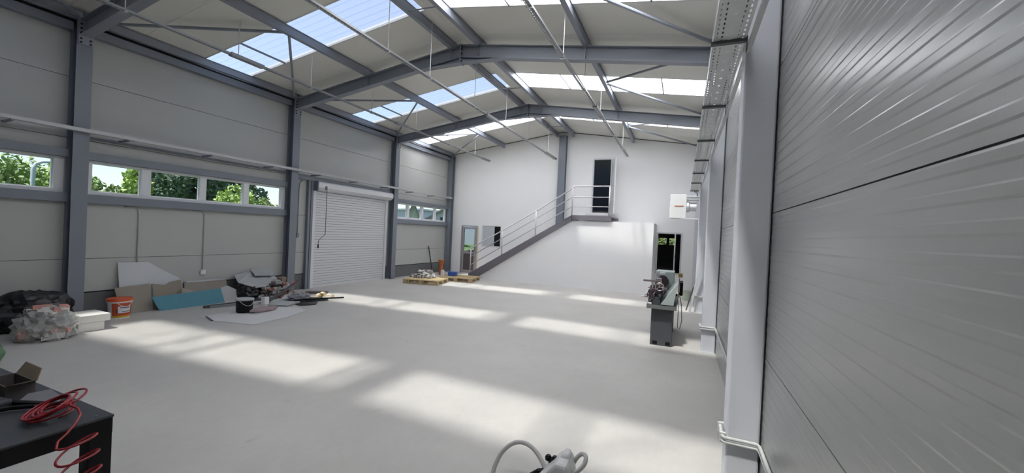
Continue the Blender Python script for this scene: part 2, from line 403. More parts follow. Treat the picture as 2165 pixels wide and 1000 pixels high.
for a, b, ym in BR:
    for sgn, xe, xm in ((1, XCL+.02, -6.99), (-1, XCR-.02, -1.74)):
        for ye in (a+.14, b-.14):
            MB().tube([(xe, ye, roof(xe)-.13), (xm, ym + (.06 if ye > ym else -.06), roof(xm)-.13)], .026, 8).build('brace', STEEL_T, ce)

# ================================================================== PORTAL FRAMES
def bolt_proto(parent, loc):
    if 'proto' not in bolt_proto.__dict__:
        b = MB().lathe((0, 0, 0), [(.016, 0), (.016, .014), (.009, .014), (.009, .022)], 6, (1, 0, 0))
        o = b.build('bolt', BOLT, None); bolt_proto.proto = o; bolt_proto.used = False
    o = bolt_proto.proto
    if not bolt_proto.used: bolt_proto.used = True; c = o
    else: c = o.copy(); col.objects.link(c)
    c.parent = parent; c.location = Vector(loc) - origin(parent)
    return c
def column(root, xin, xout, y, h, m, wd=.2):
    s_ = 1 if xout > xin else -1; t = .013
    q = MB()
    if s_ > 0:
        c = MB().box(xin, xout, y-wd/2, y+wd/2, 0, h).build('column', m, root, bevel=.014)
        box('base_plate', m, c, xin, xout, y-wd/2-.012, y+wd/2+.012, 0, .012)
        box('wall_joint', DARK, c, xout, xout+.006, y-wd/2-.004, y+wd/2+.004, 0, h)
        return c
    q.box(min(xin, xin+s_*t), max(xin, xin+s_*t), y-wd/2, y+wd/2, 0, h)
    q.box(min(xout, xout-s_*t), max(xout, xout-s_*t), y-wd/2, y+wd/2, 0, h)
    q.box(min(xin, xout)+t, max(xin, xout)-t, y-.005, y+.005, 0, h)
    c = q.build('column', m, root)
    box('base_plate', m, c, min(xin, xout)-.03*(s_ < 0)*0, max(xin, xout), y-wd/2-.015, y+wd/2+.015, 0, .016)
    return c
def frame(y, label):
    root = thing('portal_frame', label, 'steel frame', (XA, y, 0), 'portal frames')
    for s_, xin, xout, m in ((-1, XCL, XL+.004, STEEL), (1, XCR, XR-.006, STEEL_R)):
        c = column(root, xin, xout, y, 4.97, m)
        x1 = xin - s_*.02                                         # rafter starts at end plate
        q = MB(); b = .075; dep = .262
        xh = XA + s_*.95                                          # apex haunch begins
        def slab(za, zb, xa_, xb_, hw, t):                        # inclined plate of thickness t below line
            q.prism([(xa_, y-hw, za), (xb_, y-hw, zb), (xb_, y-hw, zb-t), (xa_, y-hw, za-t)], (0, 2*hw, 0))
        slab(raft_top(x1), raft_top(XA), x1, XA + s_*.012, b, .013)
        slab(raft_top(x1)-dep+.013, raft_top(xh)-dep+.013, x1, xh, b, .013)
        slab(raft_top(xh)-dep+.013, 5.29, xh, XA + s_*.012, b, .013)   # haunch flange
        q.prism([(x1, y-.005, raft_top(x1)-.013), (x1, y-.005, raft_top(x1)-dep+.01), (xh, y-.005, raft_top(xh)-dep+.01), (XA+s_*.012, y-.005, 5.285), (XA+s_*.012, y-.005, raft_top(XA)-.013)], (0, .01, 0))
        # rafter's own flange running on above the haunch
        slab(raft_top(xh)-dep+.013, raft_top(XA)-dep+.013, xh, XA + s_*.012, b, .012)
        rf = q.build('rafter', STEEL_T, root)
        for px in ((-6.93, -4.68) if s_ < 0 else (-4.03, -1.80)):
            zt = raft_top(px)-.013; zb = raft_top(px)-dep+.014
            box('stiffener', STEEL_T, rf, px-.005, px+.005, y-b, y+b, zb, zt)
            box('purlin_cleat', STEEL_T, rf, px-.045, px+.045, y-.07, y+.07, zt+.013, min(roof(px-.045), roof(px+.045))-.164)
        ep = box('end_plate', STEEL_T, root, min(xin, x1), max(xin, x1), y-.09, y+.09, 4.545, 5.0)
        xb = x1 if s_ < 0 else x1-.0
        for zz in (4.575, 4.635, 4.73, 4.80, 4.87, 4.955):
            for yy in (y-.058, y+.058):
                o = bolt_proto(ep, (x1 if s_ < 0 else x1, yy, zz))
                if s_ > 0: o.rotation_euler = (0, 0, PI)
        box('apex_plate', STEEL_T, root, min(XA, XA+s_*.012), max(XA, XA+s_*.012), y-.08, y+.08, 5.262, 5.665)
        for zz in (5.31, 5.39, 5.47, 5.56, 5.62):
            o = bolt_proto(rf, (XA+s_*.012, y-.05, zz))
            if s_ < 0: o.rotation_euler = (0, 0, PI)
    return root
frame(YA, 'nearest grey steel portal frame, its left column between the two left windows')
frame(YB, 'middle grey steel portal frame, its left column beside the roller door crank')
frame(YC, 'far grey steel portal frame, its left column right of the roller door')

# gable posts
def gable_post(label, x0, x1, y0, y1, h, m):
    r = thing('steel_post', label, 'post', ((x0+x1)/2, (y0+y1)/2, 0), 'posts of the gable wall')
    q = MB(); t = .012; q.box(x0, x1, y0, y0+t, 0, h); q.box(x0, x1, y1-t, y1, 0, h); xm = (x0+x1)/2; q.box(xm-.005, xm+.005, y0+t, y1-t, 0, h)
    q.build('shaft', m, r); box('base_plate', m, r, x0-.01, x1+.01, y0-.01, y1-.002, 0, .014); box('cap_plate', m, r, x0-.01, x1+.01, y0-.01, y1-.002, h, h+.012)
    return r
gable_post('grey steel post against the white gable wall behind the stair rail', -4.55, -4.27, YW-.205, YW-.004, 5.60, STEEL)
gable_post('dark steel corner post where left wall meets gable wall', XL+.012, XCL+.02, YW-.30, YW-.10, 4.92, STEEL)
gable_post('grey steel corner post beside the white heater unit', XCR, XR-.006, YW-.30, YW-.10, 4.92, STEEL_R)
# ================================================================== DOORS, SHUTTER, WINDOWS OF THE GABLE WALL
DPV = mat('grey_door_frame', (.34, .32, .33), .45)
d1 = struct(empty('door_1', (-8.41, YW, 0)), 'glazed door with dark lower panel at the foot of the stairs', 'door')
f = MB(); f.box(-8.80, -8.75, YW-.02, YW+.08, 0, 2.02); f.box(-8.07, -8.02, YW-.02, YW+.08, 0, 2.02); f.box(-8.75, -8.07, YW-.02, YW+.08, 1.97, 2.02); f.build('door_frame', DPV, d1)
lf = MB(); lf.box(-8.74, -8.66, YW, YW+.05, .02, 1.96); lf.box(-8.16, -8.08, YW, YW+.05, .02, 1.96); lf.box(-8.66, -8.16, YW, YW+.05, 1.88, 1.96); lf.box(-8.66, -8.16, YW, YW+.05, .02, .12); lf.box(-8.66, -8.16, YW, YW+.05, .82, .92)
lf = lf.build('door_leaf', DPV, d1, bevel=.004)
box('pane', GLASS, lf, -8.66, -8.16, YW+.02, YW+.028, .92, 1.88); box('lower_panel', mat('door_panel', (.10, .085, .09), .5), lf, -8.66, -8.16, YW+.015, YW+.035, .12, .82)
box('handle', CHROME, lf, -8.135, -8.115, YW-.05, YW, .98, 1.12, bevel=.003)
box('jamb_strip', mat('cream_strip', (.62, .58, .40), .6), d1, -8.015, -7.965, YW-.03, YW-.002, .0, 2.0)
w4 = struct(empty('window_4', (-7.365, YW, 1.15)), 'small inner window beside the glazed door behind the stair rail', 'window')
f = MB(); x0, x1, z0, z1 = LW
f.box(x0, x0+.05, YW-.012, YW+.06, z0, z1); f.box(x1-.05, x1, YW-.012, YW+.06, z0, z1); f.box(x0+.05, x1-.05, YW-.012, YW+.06, z0, z0+.05); f.box(x0+.05, x1-.05, YW-.012, YW+.06, z1-.05, z1)
f.build('window_frame', PVC, w4, bevel=.004); box('pane', GLASS, w4, x0+.05, x1-.05, YW+.02, YW+.026, z0+.05, z1-.05)
box('pane_panel', mat('pale_panel', (.50, .53, .56), .6), w4, x0+.055, x0+.60, YW+.004, YW+.012, z0+.055, z1-.055)  # pale panel over the left part of the pane
# upper door: frame in the wall, leaf standing open towards the landing
d2 = struct(empty('door_2', (-2.89, YW, 2.55)), 'upper doorway on the stair landing with its white door standing open', 'door')
f = MB(); x0, x1, z0, z1 = UD
f.box(x0-.04, x0+.02, YW-.02, YW+.1, z0, z1+.05); f.box(x1-.02, x1+.04, YW-.02, YW+.1, z0, z1+.05); f.box(x0+.02, x1-.02, YW-.02, YW+.1, z1-.01, z1+.05); f.build('door_frame', PVC, d2, bevel=.004)
hx, hy = -2.53, YW-.03; dx, dy = math.cos(math.radians(-70)), math.sin(math.radians(-70))
ax = Vector((dx, dy, 0)); nx = Vector((-dy, dx, 0))
lf = MB().obox(Vector((hx, hy, 3.64)) + ax*.34, ax*.34, nx*.02, Vector((0, 0, 1.02))).build('door_leaf', PVC, d2, bevel=.004)
MB().tube([Vector((hx, hy, 3.62)) + ax*.62 - nx*.02, Vector((hx, hy, 3.62)) + ax*.62 - nx*.07, Vector((hx, hy, 3.62)) + ax*.50 - nx*.07], .01, 8).build('handle', CHROME, lf)
box('jamb_panel', BK, d2, x0+.02, x1-.02, YW+.10, YW+.13, 2.6, 2.75)
# right glazed opening
d3 = struct(empty('door_3', (-.44, YW, .6)), 'dark glazed opening with a narrow side light behind the lathe', 'door')
x0, x1, z0, z1 = RD; f = MB()
f.box(x0, x0+.05, YW-.015, YW+.08, z0, z1); f.box(x1-.05, x1, YW-.015, YW+.08, z0, z1); f.box(x0+.05, x1-.05, YW-.015, YW+.08, z1-.05, z1); f.box(x0+.05, x1-.05, YW-.015, YW+.08, z0, z0+.05); f.box(-.27, -.23, YW-.01, YW+.07, z0+.05, z1-.05)
f.build('door_frame', mat('white_frame', (.62, .62, .63), .4), d3, bevel=.004)
DG = glass_mat('dark_glass', .40)
box('pane', DG, d3, x0+.05, -.27, YW+.03, YW+.036, z0+.05, z1-.05); box('pane', DG, d3, -.23, x1-.05, YW+.03, YW+.036, z0+.05, z1-.05)
box('handle', CHROME, d3, -.245, -.23, YW-.06, YW-.01, 1.15, 1.30, bevel=.003)

# roller shutter
rs = struct(empty('door_4', (XL, 9.55, 0)), 'white roller shutter door with shutter box and crank handle', 'door')
SY0, SY1 = 8.12, 11.06
p0 = MB().box(XL-.03, XL-.012, SY0+.03, SY1-.03, .012, .078).build('slat', SHUT, rs, bevel=.006); used = False
for k in range(36):
    if k == 0: continue
    clone(p0, p0.location + Vector((0, 0, k*.0745)), rs)
box('slat_backing', mat('slat_joint', (.22, .22, .23), .7), rs, XL-.045, XL-.031, SY0+.02, SY1-.02, 0, 2.75)
box('bottom_bar', SHUT, rs, XL-.035, XL-.008, SY0+.03, SY1-.03, 0, .012)
for a, b in ((SY0-.06, SY0+.04), (SY1-.04, SY1+.05)):
    q = MB(); q.box(XL-.05, XL+.03, a, a+.012, 0, 2.74); q.box(XL-.05, XL+.03, b-.012, b, 0, 2.74); q.box(XL-.05, XL-.045, a+.012, b-.012, 0, 2.74); q.box(XL+.02, XL+.03, a+.012, b-.012, 0, 2.74)
    q.build('guide_rail', PVC, rs)
q = MB().prism([(XL, SY0-.06, 2.70), (XL+.16, SY0-.06, 2.72), (XL+.235, SY0-.06, 2.79), (XL+.235, SY0-.06, 2.91), (XL+.19, SY0-.06, 2.95), (XL, SY0-.06, 2.95)], (0, SY1-SY0+.13, 0)).build('shutter_box', SHUT, rs, bevel=.004)
box('end_cap', STEEL, rs, XL, XL+.24, SY0-.10, SY0-.062, 2.69, 2.955, bevel=.004)
cx, cy = XL+.27, SY0+.18
MB().tube([(cx-.05, cy, 2.80), (cx, cy, 2.78), (cx, cy, 1.50), (cx+.01, cy-.22, 1.34), (cx+.01, cy-.23, 1.20)], .0105, 8).build('crank', STEEL, rs)
MB().lathe((cx-.03, cy, 2.74), [(.03, 0), (.035, .02), (.03, .10)], 12).build('crank_gear', STEEL, rs)
MB().tube([(cx+.01, cy-.23, 1.12), (cx+.01, cy-.23, 1.22)], .017, 8).build('crank_grip', BLACK, rs)
for yy in (7.86, 7.95): box('side_post', STEEL, rs, XL, XL+.09, yy, yy+.07, 0, 2.955, bevel=.004)

# ================================================================== STAIRS AND THE LOW BOX BELOW THEM
BX = mat('box_plaster', (.87, .865, .87), .7, 0, .03, 1)
BY = 13.64; ZT = 2.315
bt = MB().prism([(-7.40, BY, 0), (-.875, BY, 0), (-.875, BY, ZT), (-3.80, BY, ZT), (-7.38, BY, .03)], (0, .12, 0))
bt.box(-.995, -.875, BY+.12, YW-.003, 0, ZT); bt.box(-3.8, -.995, BY+.12, YW-.003, ZT-.10, ZT)
sb = struct(bt.build('wall_stair', BX), 'low white wall closing the space below the staircase and landing', 'wall')
st = thing('staircase', 'dark steel staircase with pale pipe rails rising to the upper door', 'staircase', (-5.5, 14.05, 0))
sx0, sz0, sx1, sz1 = -7.50, .16, -3.56, 2.50
def sz(x): return sz0 + (x-sx0)*(sz1-sz0)/(sx1-sx0)
for yy in (BY-.07, 14.50):
    MB().prism([(sx0, yy, sz(sx0)), (sx1, yy, sz1), (sx1, yy, sz1-.20), (sx1-.12, yy, sz1-.26), (-7.20, yy, 0), (sx0, yy, 0)], (0, .06, 0)).build('stringer', STRINGER, st)
n = 13
for k in range(n):
    x = sx0 + .16 + k*(sx1-sx0-.1)/n
    box('tread', STRINGER, st, x, x+.27, BY-.01, 14.5, sz(x+.05)-.03, sz(x+.05))
box('landing', STRINGER, st, sx1, -2.22, BY-.01, YW-.004, 2.46, 2.50)
box('landing_beam', STRINGER, st, sx1-.02, -2.22, BY-.07, BY-.01, 2.33, 2.50)
box('toe_board', RAIL, st, sx1+.45, -2.30, BY-.03, BY-.02, 2.52, 2.60)
def rail(pts, r=.021): return MB().tube(pts, r, 10).build('rail', RAIL, st, smooth=True)
yr = BY-.04
posts = [(-7.45, .18, 1.13), (-6.16, .96, 1.86), (-4.87, 1.73, 2.61), (-3.57, 2.50, 3.48)]
for x, a, b in posts: MB().tube([(x, yr, a-.1), (x, yr, b)], .022, 10).build('post', RAIL, st, smooth=True)
MB().tube([(-2.31, yr, 2.42), (-2.31, yr, 3.49)], .022, 10).build('post', RAIL, st, smooth=True)
rail([(-7.60, yr, .98), (-7.56, yr, 1.06), (-7.45, yr, 1.13), (-6.16, yr, 1.86), (-4.87, yr, 2.61), (-3.66, yr, 3.37), (-3.57, yr, 3.45), (-3.48, yr, 3.49), (-2.31, yr, 3.49)])
for o, l in ((.62, .62), (.30, .30)):
    rail([(-7.45, yr, sz(-7.45)+o), (-3.66, yr, sz(-3.66)+o), (-3.57, yr, sz1+l), (-2.31, yr, sz1+l)], .016)

# ================================================================== CABLE TRAYS
def perf_sheet(xs, ys, fn, zf):
    """grid sheet with slots left open: xs, ys alternate solid / slot strips"""
    vs = []; fs = []; idx = {}
    def V(i, j):
        if (i, j) not in idx: idx[(i, j)] = len(vs); vs.append(fn(xs[i], ys[j]))
        return idx[(i, j)]
    for i in range(len(xs)-1):
        for j in range(len(ys)-1):
            if zf(i, j): continue
            fs.append((V(i, j), V(i+1, j), V(i+1, j+1), V(i, j+1)))
    return vs, fs
def strips(a, b, pitch, slot):
    out = [a]; p = a + (pitch-slot)/2
    while p + slot < b - 1e-6: out += [p, p+slot]; p += pitch
    out.append(b); return out
# big tray along the right-hand columns
tr = thing('cable_tray', 'wide perforated galvanised cable tray on the right-hand columns', 'cable tray', (.24, 7.6, 3.17), 'cable trays')
TX0, TX1, TZ = .132, .338, 3.19; TY0, TY1 = .6, 12.45
xs = [TX0, TX0+.014, TX0+.024, TX0+.046, TX0+.056, TX0+.092, TX0+.112, TX0+.148, TX0+.158, TX0+.176, TX0+.186, TX1]
vs, fs = perf_sheet(xs, strips(TY0, TY1, .06, .032), lambda x, y_: (x, y_, TZ), lambda i, j: i in (1, 3, 5, 7, 9) and j % 2 == 1 and (i != 5 or j % 6 == 1))
o = MB().add(vs, fs).build('tray_base', GALV, tr); sm = o.modifiers.new('thick', 'SOLIDIFY'); sm.thickness = .0015; sm.offset = 1
for xx in (TX0, TX1):
    vs, fs = perf_sheet([TZ, TZ+.018, TZ+.028, TZ+.06], strips(TY0, TY1, .05, .024), lambda z, y_: (xx, y_, z), lambda i, j: i == 1 and j % 2 == 1)
    o = MB().add(vs, fs).build('side_rail', GALV, tr); sm = o.modifiers.new('thick', 'SOLIDIFY'); sm.thickness = .0015
    MB().tube([(xx, TY0, TZ+.06), (xx, TY1, TZ+.06)], .004, 6).build('rail_edge', GALV, tr)
for yy in (1.65, 3.16, 4.63, 6.16, 7.64, 9.07, 10.575, 12.2):
    q = MB(); q.box(TX0-.012, XCR-.001, yy-.02, yy+.02, TZ-.022, TZ-.003); q.box(TX0-.012, TX0-.008, yy-.02, yy+.02, TZ-.022, TZ+.02); q.box(XCR-.006, XCR-.001, yy-.02, yy+.02, TZ-.09, TZ+.07)
    q.build('bracket', GALVD, tr)
for a in (2.0, 4.0, 6.0, 8.0, 10.0): box('splice_plate', GALV, tr, TX1+.001, TX1+.004, a-.1, a+.1, TZ+.012, TZ+.05)
box('strut_rail', GALV, tr, XCR-.0005+.004, XCR+.03, YA+.11, YB-.11, 3.12, 3.16); box('strut_rail', GALV, tr, XCR+.0035, XCR+.03, YB+.11, YC-.11, 3.12, 3.16); box('strut_rail', GALV, tr, XCR+.0035, XCR+.03, .6, YA-.11, 3.12, 3.16)
# cables lying in it
for k, (cx_, cc) in enumerate(((.17, BLACK), (.20, GALVD), (.27, BLACK), (.29, GALVD))):
    MB().tube([(cx_ + .012*math.sin(i*1.7+k), TY0 + i*(TY1-TY0)/24, TZ+.012) for i in range(25)], .009, 6).build('cable', cc, tr, smooth=True)

# narrow tray along the left wall
tr2 = thing('cable_tray', 'narrow galvanised cable tray running along the left wall above the windows', 'cable tray', (XCL+.06, 8, 3.12), 'cable trays')
tx0, tx1, tz = XCL+.003, XCL+.115, 3.115; ty0, ty1 = -.6, 14.80
vs, fs = perf_sheet([tx0, tx0+.03, tx0+.045, tx0+.07, tx0+.085, tx1], strips(ty0, ty1, .06, .025), lambda x, y_: (x, y_, tz), lambda i, j: i in (1, 3) and j % 2 == 1)
o = MB().add(vs, fs).build('tray_base', GALV, tr2)
for xx in (tx0, tx1):
    o = MB().box(xx-.001, xx+.001, ty0, ty1, tz, tz+.055).build('side_rail', mat('tray_left', (.46, .47, .475), .4, .3), tr2)
for yy in [1.2+1.36*k for k in range(11)]:
    q = MB(); q.box(XCL+.0005, tx1+.01, yy-.018, yy+.018, tz-.022, tz-.002); q.box(XL+.001, XCL+.001, yy-.018, yy+.018, tz-.03, tz-.002); q.build('bracket', STEEL, tr2)
MB().tube([(XCL+.05+.01*math.sin(i*2.1), ty0+.1 + i*(ty1-ty0-.2)/30, tz+.03+.005*math.sin(i)) for i in range(31)], .012, 6).build('cable', GALVD, tr2, smooth=True)
box('wall_girt_strip', STEEL, tr2, XL+.0005, XL+.05, YA+.12, YB-.12, 3.05, 3.085)

# three suspended lighting trays with hanger rods
def hung_tray(x, label, rods, y0, y1, splices):
    r = thing('suspended_tray', label, 'cable tray', (x, (y0+y1)/2, 4.68), 'suspended cable trays')
    hw = .034; z = 4.68
    vs, fs = perf_sheet([x-hw, x-.024, x-.014, x+.014, x+.024, x+hw], strips(y0, y1, .06, .03), lambda a, b: (a, b, z), lambda i, j: i in (1, 3) and j % 2 == 1)
    MB().add(vs, fs).build('tray_base', GALVM, r)
    for s_ in (-1, 1): box('side_rail', GALVM, r, x+s_*hw-.0012, x+s_*hw+.0012, y0, y1, z, z+.032)
    for yy in rods:
        h = MB().tube([(x, yy, z-.025), (x, yy, roof(x)-.002)], .0065, 6).build('hanger_rod', GALV, r)
        box('hanger_saddle', GALV, h, x-hw-.006, x+hw+.006, yy-.015, yy+.015, z-.012, z-.002)
    for a, b in splices: box('splice_channel', GALVM, r, x-hw-.014, x+hw+.014, a, b, z-.014, z+.046)
    MB().tube([(x+.01*math.sin(i*1.3), y0+.05+i*(y1-y0-.1)/20, z+.012) for i in range(21)], .008, 6).build('cable', BLACK, r)
    return r
hung_tray(-7.46, 'suspended narrow tray nearest the left wall, hung on thin rods', [1.6, 3.1, 4.69, 6.22, 8.05, 9.9, 11.8, 13.6], .8, 14.85, [(4.55, 5.15), (9.0, 9.5), (14.2, 14.85)])
hung_tray(-4.63, 'suspended narrow tray in the middle below the ridge, hung on thin rods', [1.9, 3.6, 5.3, 6.5, 8.3, 10.1, 11.9, 13.9], .8, 14.85, [(8.9, 9.6), (13.6, 14.85)])
hung_tray(-1.94, 'suspended narrow tray on the right side, hung on thin rods', [1.8, 3.05, 4.8, 6.37, 7.9, 9.58, 11.6, 13.4], .8, 14.75, [(4.5, 4.62), (8.95, 9.8)])

# conduits
CON = mat('conduit_plastic', (.44, .45, .45), .5)
for lab, y0, zt, zb in (('thin grey conduit on the left wall nearest the first column', 4.235, 1.95, .90), ('thin grey conduit on the left wall ending in a white socket', 5.362, 1.95, .68)):
    r = thing('wall_conduit', lab, 'conduit', (XL+.015, y0, zb))
    MB().tube([(XL+.013, y0-.22, zt-.012), (XL+.013, y0-.06, zt-.02), (XL+.013, y0-.012, zt-.06), (XL+.013, y0, zt-.14), (XL+.013, y0-.006, zb)], .011, 8).build('pipe', CON, r, smooth=True)
    for zz in (1.5, 1.1): box('clip', CON, r, XL+.001, XL+.012, y0-.02, y0+.02, zz, zz+.02)
    if zb < .8: box('socket_box', PVC, r, XL+.001, XL+.045, y0-.05, y0+.05, zb-.09, zb+.01, bevel=.006)
r = thing('wall_conduit', 'pale conduit running low along the right wall and around its columns', 'conduit', (XR-.02, 6, .4))
pts = [(XR-.016, -.5, .42)]
for yy in (YA, YB, YC): pts += [(XR-.016, yy-.16, .41), (XR-.03, yy-.125, .41), (XCR-.015, yy-.125, .41), (XCR-.022, yy-.10, .41), (XCR-.022, yy+.10, .41), (XCR-.015, yy+.125, .41), (XR-.03, yy+.125, .41), (XR-.016, yy+.16, .41)]
pts.append((XR-.016, YW-.4, .41))
PIPE = mat('pale_conduit', (.56, .565, .55), .45)
MB().tube(pts, .0125, 8).build('pipe', PIPE, r, smooth=True)
MB().tube([(p[0], p[1], p[2]-.032) for p in pts], .0105, 8).build('pipe', PIPE, r, smooth=True)
for yy in (YA, YB, YC):
    for s_ in (-1, 1): box('clip', PIPE, r, XCR-.038, XCR-.001, yy+s_*.085-.012, yy+s_*.085+.012, .36, .43)
r = thing('wall_conduit', 'thin dark conduit between the shutter crank and the second column', 'conduit', (XL+.015, 7.62, 1.5))
MB().tube([(XL+.02, 7.72, 2.92), (XL+.02, 7.64, 2.86), (XL+.02, 7.62, 2.7), (XL+.02, 7.62, 1.52)], .010, 8).build('pipe', STEEL, r, smooth=True); box('switch_box', STEEL, r, XL+.001, XL+.05, 7.585, 7.655, 1.40, 1.52, bevel=.004)

# ================================================================== HEATER UNIT ON THE RIGHT WALL
h = thing('heater_unit', 'white boxed heater unit on a wall bracket above the glazed opening', 'heater', (-.18, 13.6, 2.45))
WB = mat('white_enamel', (.80, .81, .80), .35)
box('casing', WB, h, -.42, .05, 13.50, 13.86, 2.48, 3.22, bevel=.012)
pl = box('label_plate', mat('label_orange', (.55, .20, .10), .5), h, -.29, -.06, 13.494, 13.499, 2.84, 2.875); box('label_plate', mat('label_dark', (.14, .14, .15), .5), h, -.06, -.03, 13.494, 13.499, 2.84, 2.875)
q = MB(); q.box(.06, XR-.004, 13.50, 13.54, 2.455, 2.495); q.box(.06, XR-.004, 13.82, 13.86, 2.455, 2.495); q.box(.06, XR-.004, 13.50, 13.54, 3.15, 3.19); q.box(XR-.044, XR-.004, 13.50, 13.54, 2.495, 3.15); q.box(-.1, .06, 13.50, 13.86, 2.455, 2.478); q.build('bracket', STEEL_R, h)
MB().lathe((.055, 13.68, 2.85), [(.17, 0), (.17, .06), (.13, .10), (.13, .28)], 20, (1, 0, 0)).build('fan_housing', STEEL_R, h, smooth=False)
box('top_duct', GALV, h, .06, .50, 13.52, 13.84, 3.06, 3.14, bevel=.004)
MB().lathe((.06, 13.60, 2.84), [(.05, 0), (.05, .05)], 10, (1, 0, 0)).build('motor', BLACK, h)
MB().tube([(.24, 12.45, 3.22), (.26, 12.9, 3.22), (.32, 13.3, 3.28), (.35, 13.55, 3.16)], .012, 8).build('cable', GALVD, h, smooth=True)
for i, zz in enumerate((2.62, 2.85, 3.05)): box('latch', GALV, h, -.436, -.422, 13.6, 13.66, zz, zz+.06)

# ================================================================== LATHE
la = thing('metal_lathe', 'small metal turning lathe on a dark cabinet stand by the right wall', 'lathe', (-.27, 8.0, 0))
for a, b in ((7.25, 7.62), (8.45, 8.85)):
    c = box('cabinet', LATHE_C, la, -.44, -.10, a, b, 0, .625, bevel=.006)
    for xx in (-.40, -.195): box('foot_slot', BLACK, c, xx, xx+.075, a-.004, a-.001, .02, .075)
tr_ = MB(); tr_.box(-.515, -.04, 7.17, 9.0, .625, .64); tr_.box(-.515, -.505, 7.17, 9.0, .64, .69); tr_.box(-.05, -.04, 7.17, 9.0, .64, .69); tr_.box(-.505, -.05, 7.17, 7.18, .64, .69); tr_.box(-.505, -.05, 8.99, 9.0, .64, .69)
tr_.build('chip_tray', mat('tray_grey', (.16, .17, .165), .45), la)
bd = MB(); bd.box(-.43, -.31, 7.32, 8.44, .64, .80); bd.box(-.43, -.40, 7.3, 8.44, .80, .86); bd.box(-.34, -.30, 7.3, 8.44, .80, .86)
bd.build('bed', LATHE_C, la, bevel=.005)
box('bed_slot', BLACK, la, -.42, -.26, 7.25, 7.30, .642, .672)
hd = MB().box(-.46, -.12, 8.45, 8.92, .80, 1.17).build('headstock', LATHE_G, la, bevel=.015)
MB().lathe((-.33, 8.45, .98), [(.05, 0), (.05, -.05), (.115, -.05), (.115, -.12), (.04, -.12), (.04, -.13)], 20, (0, 1, 0)).build('chuck', LATHE_D, la, smooth=False)
for k in range(3):
    a = 2*PI*k/3+.4; box('chuck_jaw', LATHE_D, la, -.33+.07*math.cos(a)-.018, -.33+.07*math.cos(a)+.018, 8.27, 8.33, .98+.07*math.sin(a)-.018, .98+.07*math.sin(a)+.018)
ca = MB(); ca.box(-.47, -.22, 7.55, 7.86, .86, .92); ca.box(-.45, -.28, 7.60, 7.80, .92, .98); ca.box(-.42, -.31, 7.64, 7.76, .98, 1.04); ca.box(-.52, -.44, 7.56, 7.85, .68, .90); ca.build('carriage', LATHE_D, la, bevel=.008)
tp = box('tool_post', CHROME, la, -.40, -.32, 7.66, 7.74, 1.04, 1.10, bevel=.006)
MB().tube([(-.36, 7.70, 1.10), (-.36, 7.70, 1.14), (-.40, 7.62, 1.16)], .009, 8).build('lever', CHROME, tp)
box('tool_bar', mat('tool_bar', (.22, .19, .20), .4, .5), la, -.62, -.40, 7.60, 7.63, 1.03, 1.065, bevel=.003)
ts = MB(); ts.box(-.40, -.26, 7.33, 7.52, .86, .93); ts.box(-.375, -.285, 7.35, 7.52, .93, 1.02); ts.build('tailstock', LATHE_D, la, bevel=.012)
MB().lathe((-.33, 7.36, .99), [(.038, 0), (.045, .02), (.045, .2), (.025, .2), (.02, .28)], 16, (0, 1, 0)).build('tailstock_quill', LATHE_D, la)
def handwheel(c, ax_, r_, nm='handwheel'):
    ax_ = Vector(ax_).normalized(); u = ax_.orthogonal().normalized(); b = ax_.cross(u); c = Vector(c)
    hw = MB().tube([c + u*r_*math.cos(2*PI*k/20) + b*r_*math.sin(2*PI*k/20) for k in range(20)], .008, 8, closed=True).build(nm, CHROME, la, smooth=True)
    q = MB()
    for k in range(3):
        a = 2*PI*k/3; q.tube([c, c + u*r_*math.cos(a) + b*r_*math.sin(a)], .006, 6)
    q.lathe(c - ax_*.02, [(.018, 0), (.018, .04)], 10, ax_); q.build('spokes', CHROME, hw)
    MB().tube([c + u*r_, c + u*r_ - ax_*(-.05)], .007, 8).build('grip', BLACK, hw)
handwheel((-.33, 7.30, .985), (0, -1, 0), .065); handwheel((-.545, 7.66, .80), (-1, 0, 0), .062); handwheel((-.49, 7.70, .945), (-1, 0, 0), .04); handwheel((-.545, 7.80, .80), (-1, 0, 0), .05)
MB().tube([(-.53, 7.62, .74), (-.62, 7.61, .76), (-.64, 7.61, .76)], .007, 8).build('lever', CHROME, la)
MB().tube([(-.47, 7.3, .74), (-.47, 8.5, .74)], .011, 8).build('lead_screw', CHROME, la); MB().tube([(-.47, 7.3, .70), (-.47, 8.5, .70)], .009, 8).build('feed_rod', CHROME, la)
MB().prism([(-.30, 7.26, .692), (-.095, 7.26, .692), (-.045, 7.26, 1.06)], (0, 1.17, 0)).build('splash_guard', LATHE_G, la)
box('motor', BLACK, la, -.015, .045, 8.45, 8.85, .72, .98, bevel=.02)
box('motor_plate', LATHE_C, la, -.035, -.02, 8.3, 8.9, .70, 1.05)
box('lamp_head', mat('amber_plastic', (.36, .26, .10), .5), la, -.05, .03, 8.88, 8.97, 1.04, 1.12, bevel=.008)
MB().tube([(-.02, 8.5, .78), (.03, 8.45, .55), (.05, 8.40, .25), (.02, 8.3, .12), (-.02, 8.25, .14), (-.02, 8.3, .45), (-.04, 8.4, .68)], .007, 6).build('power_cord', GALVD, la, smooth=True)
box('white_rag', PVC, la, -.50, -.44, 7.2, 7.28, .69, .71, bevel=.008)
box('switch_box', PVC, la, -.38, -.28, 8.42, 8.449, 1.10, 1.15, bevel=.004)

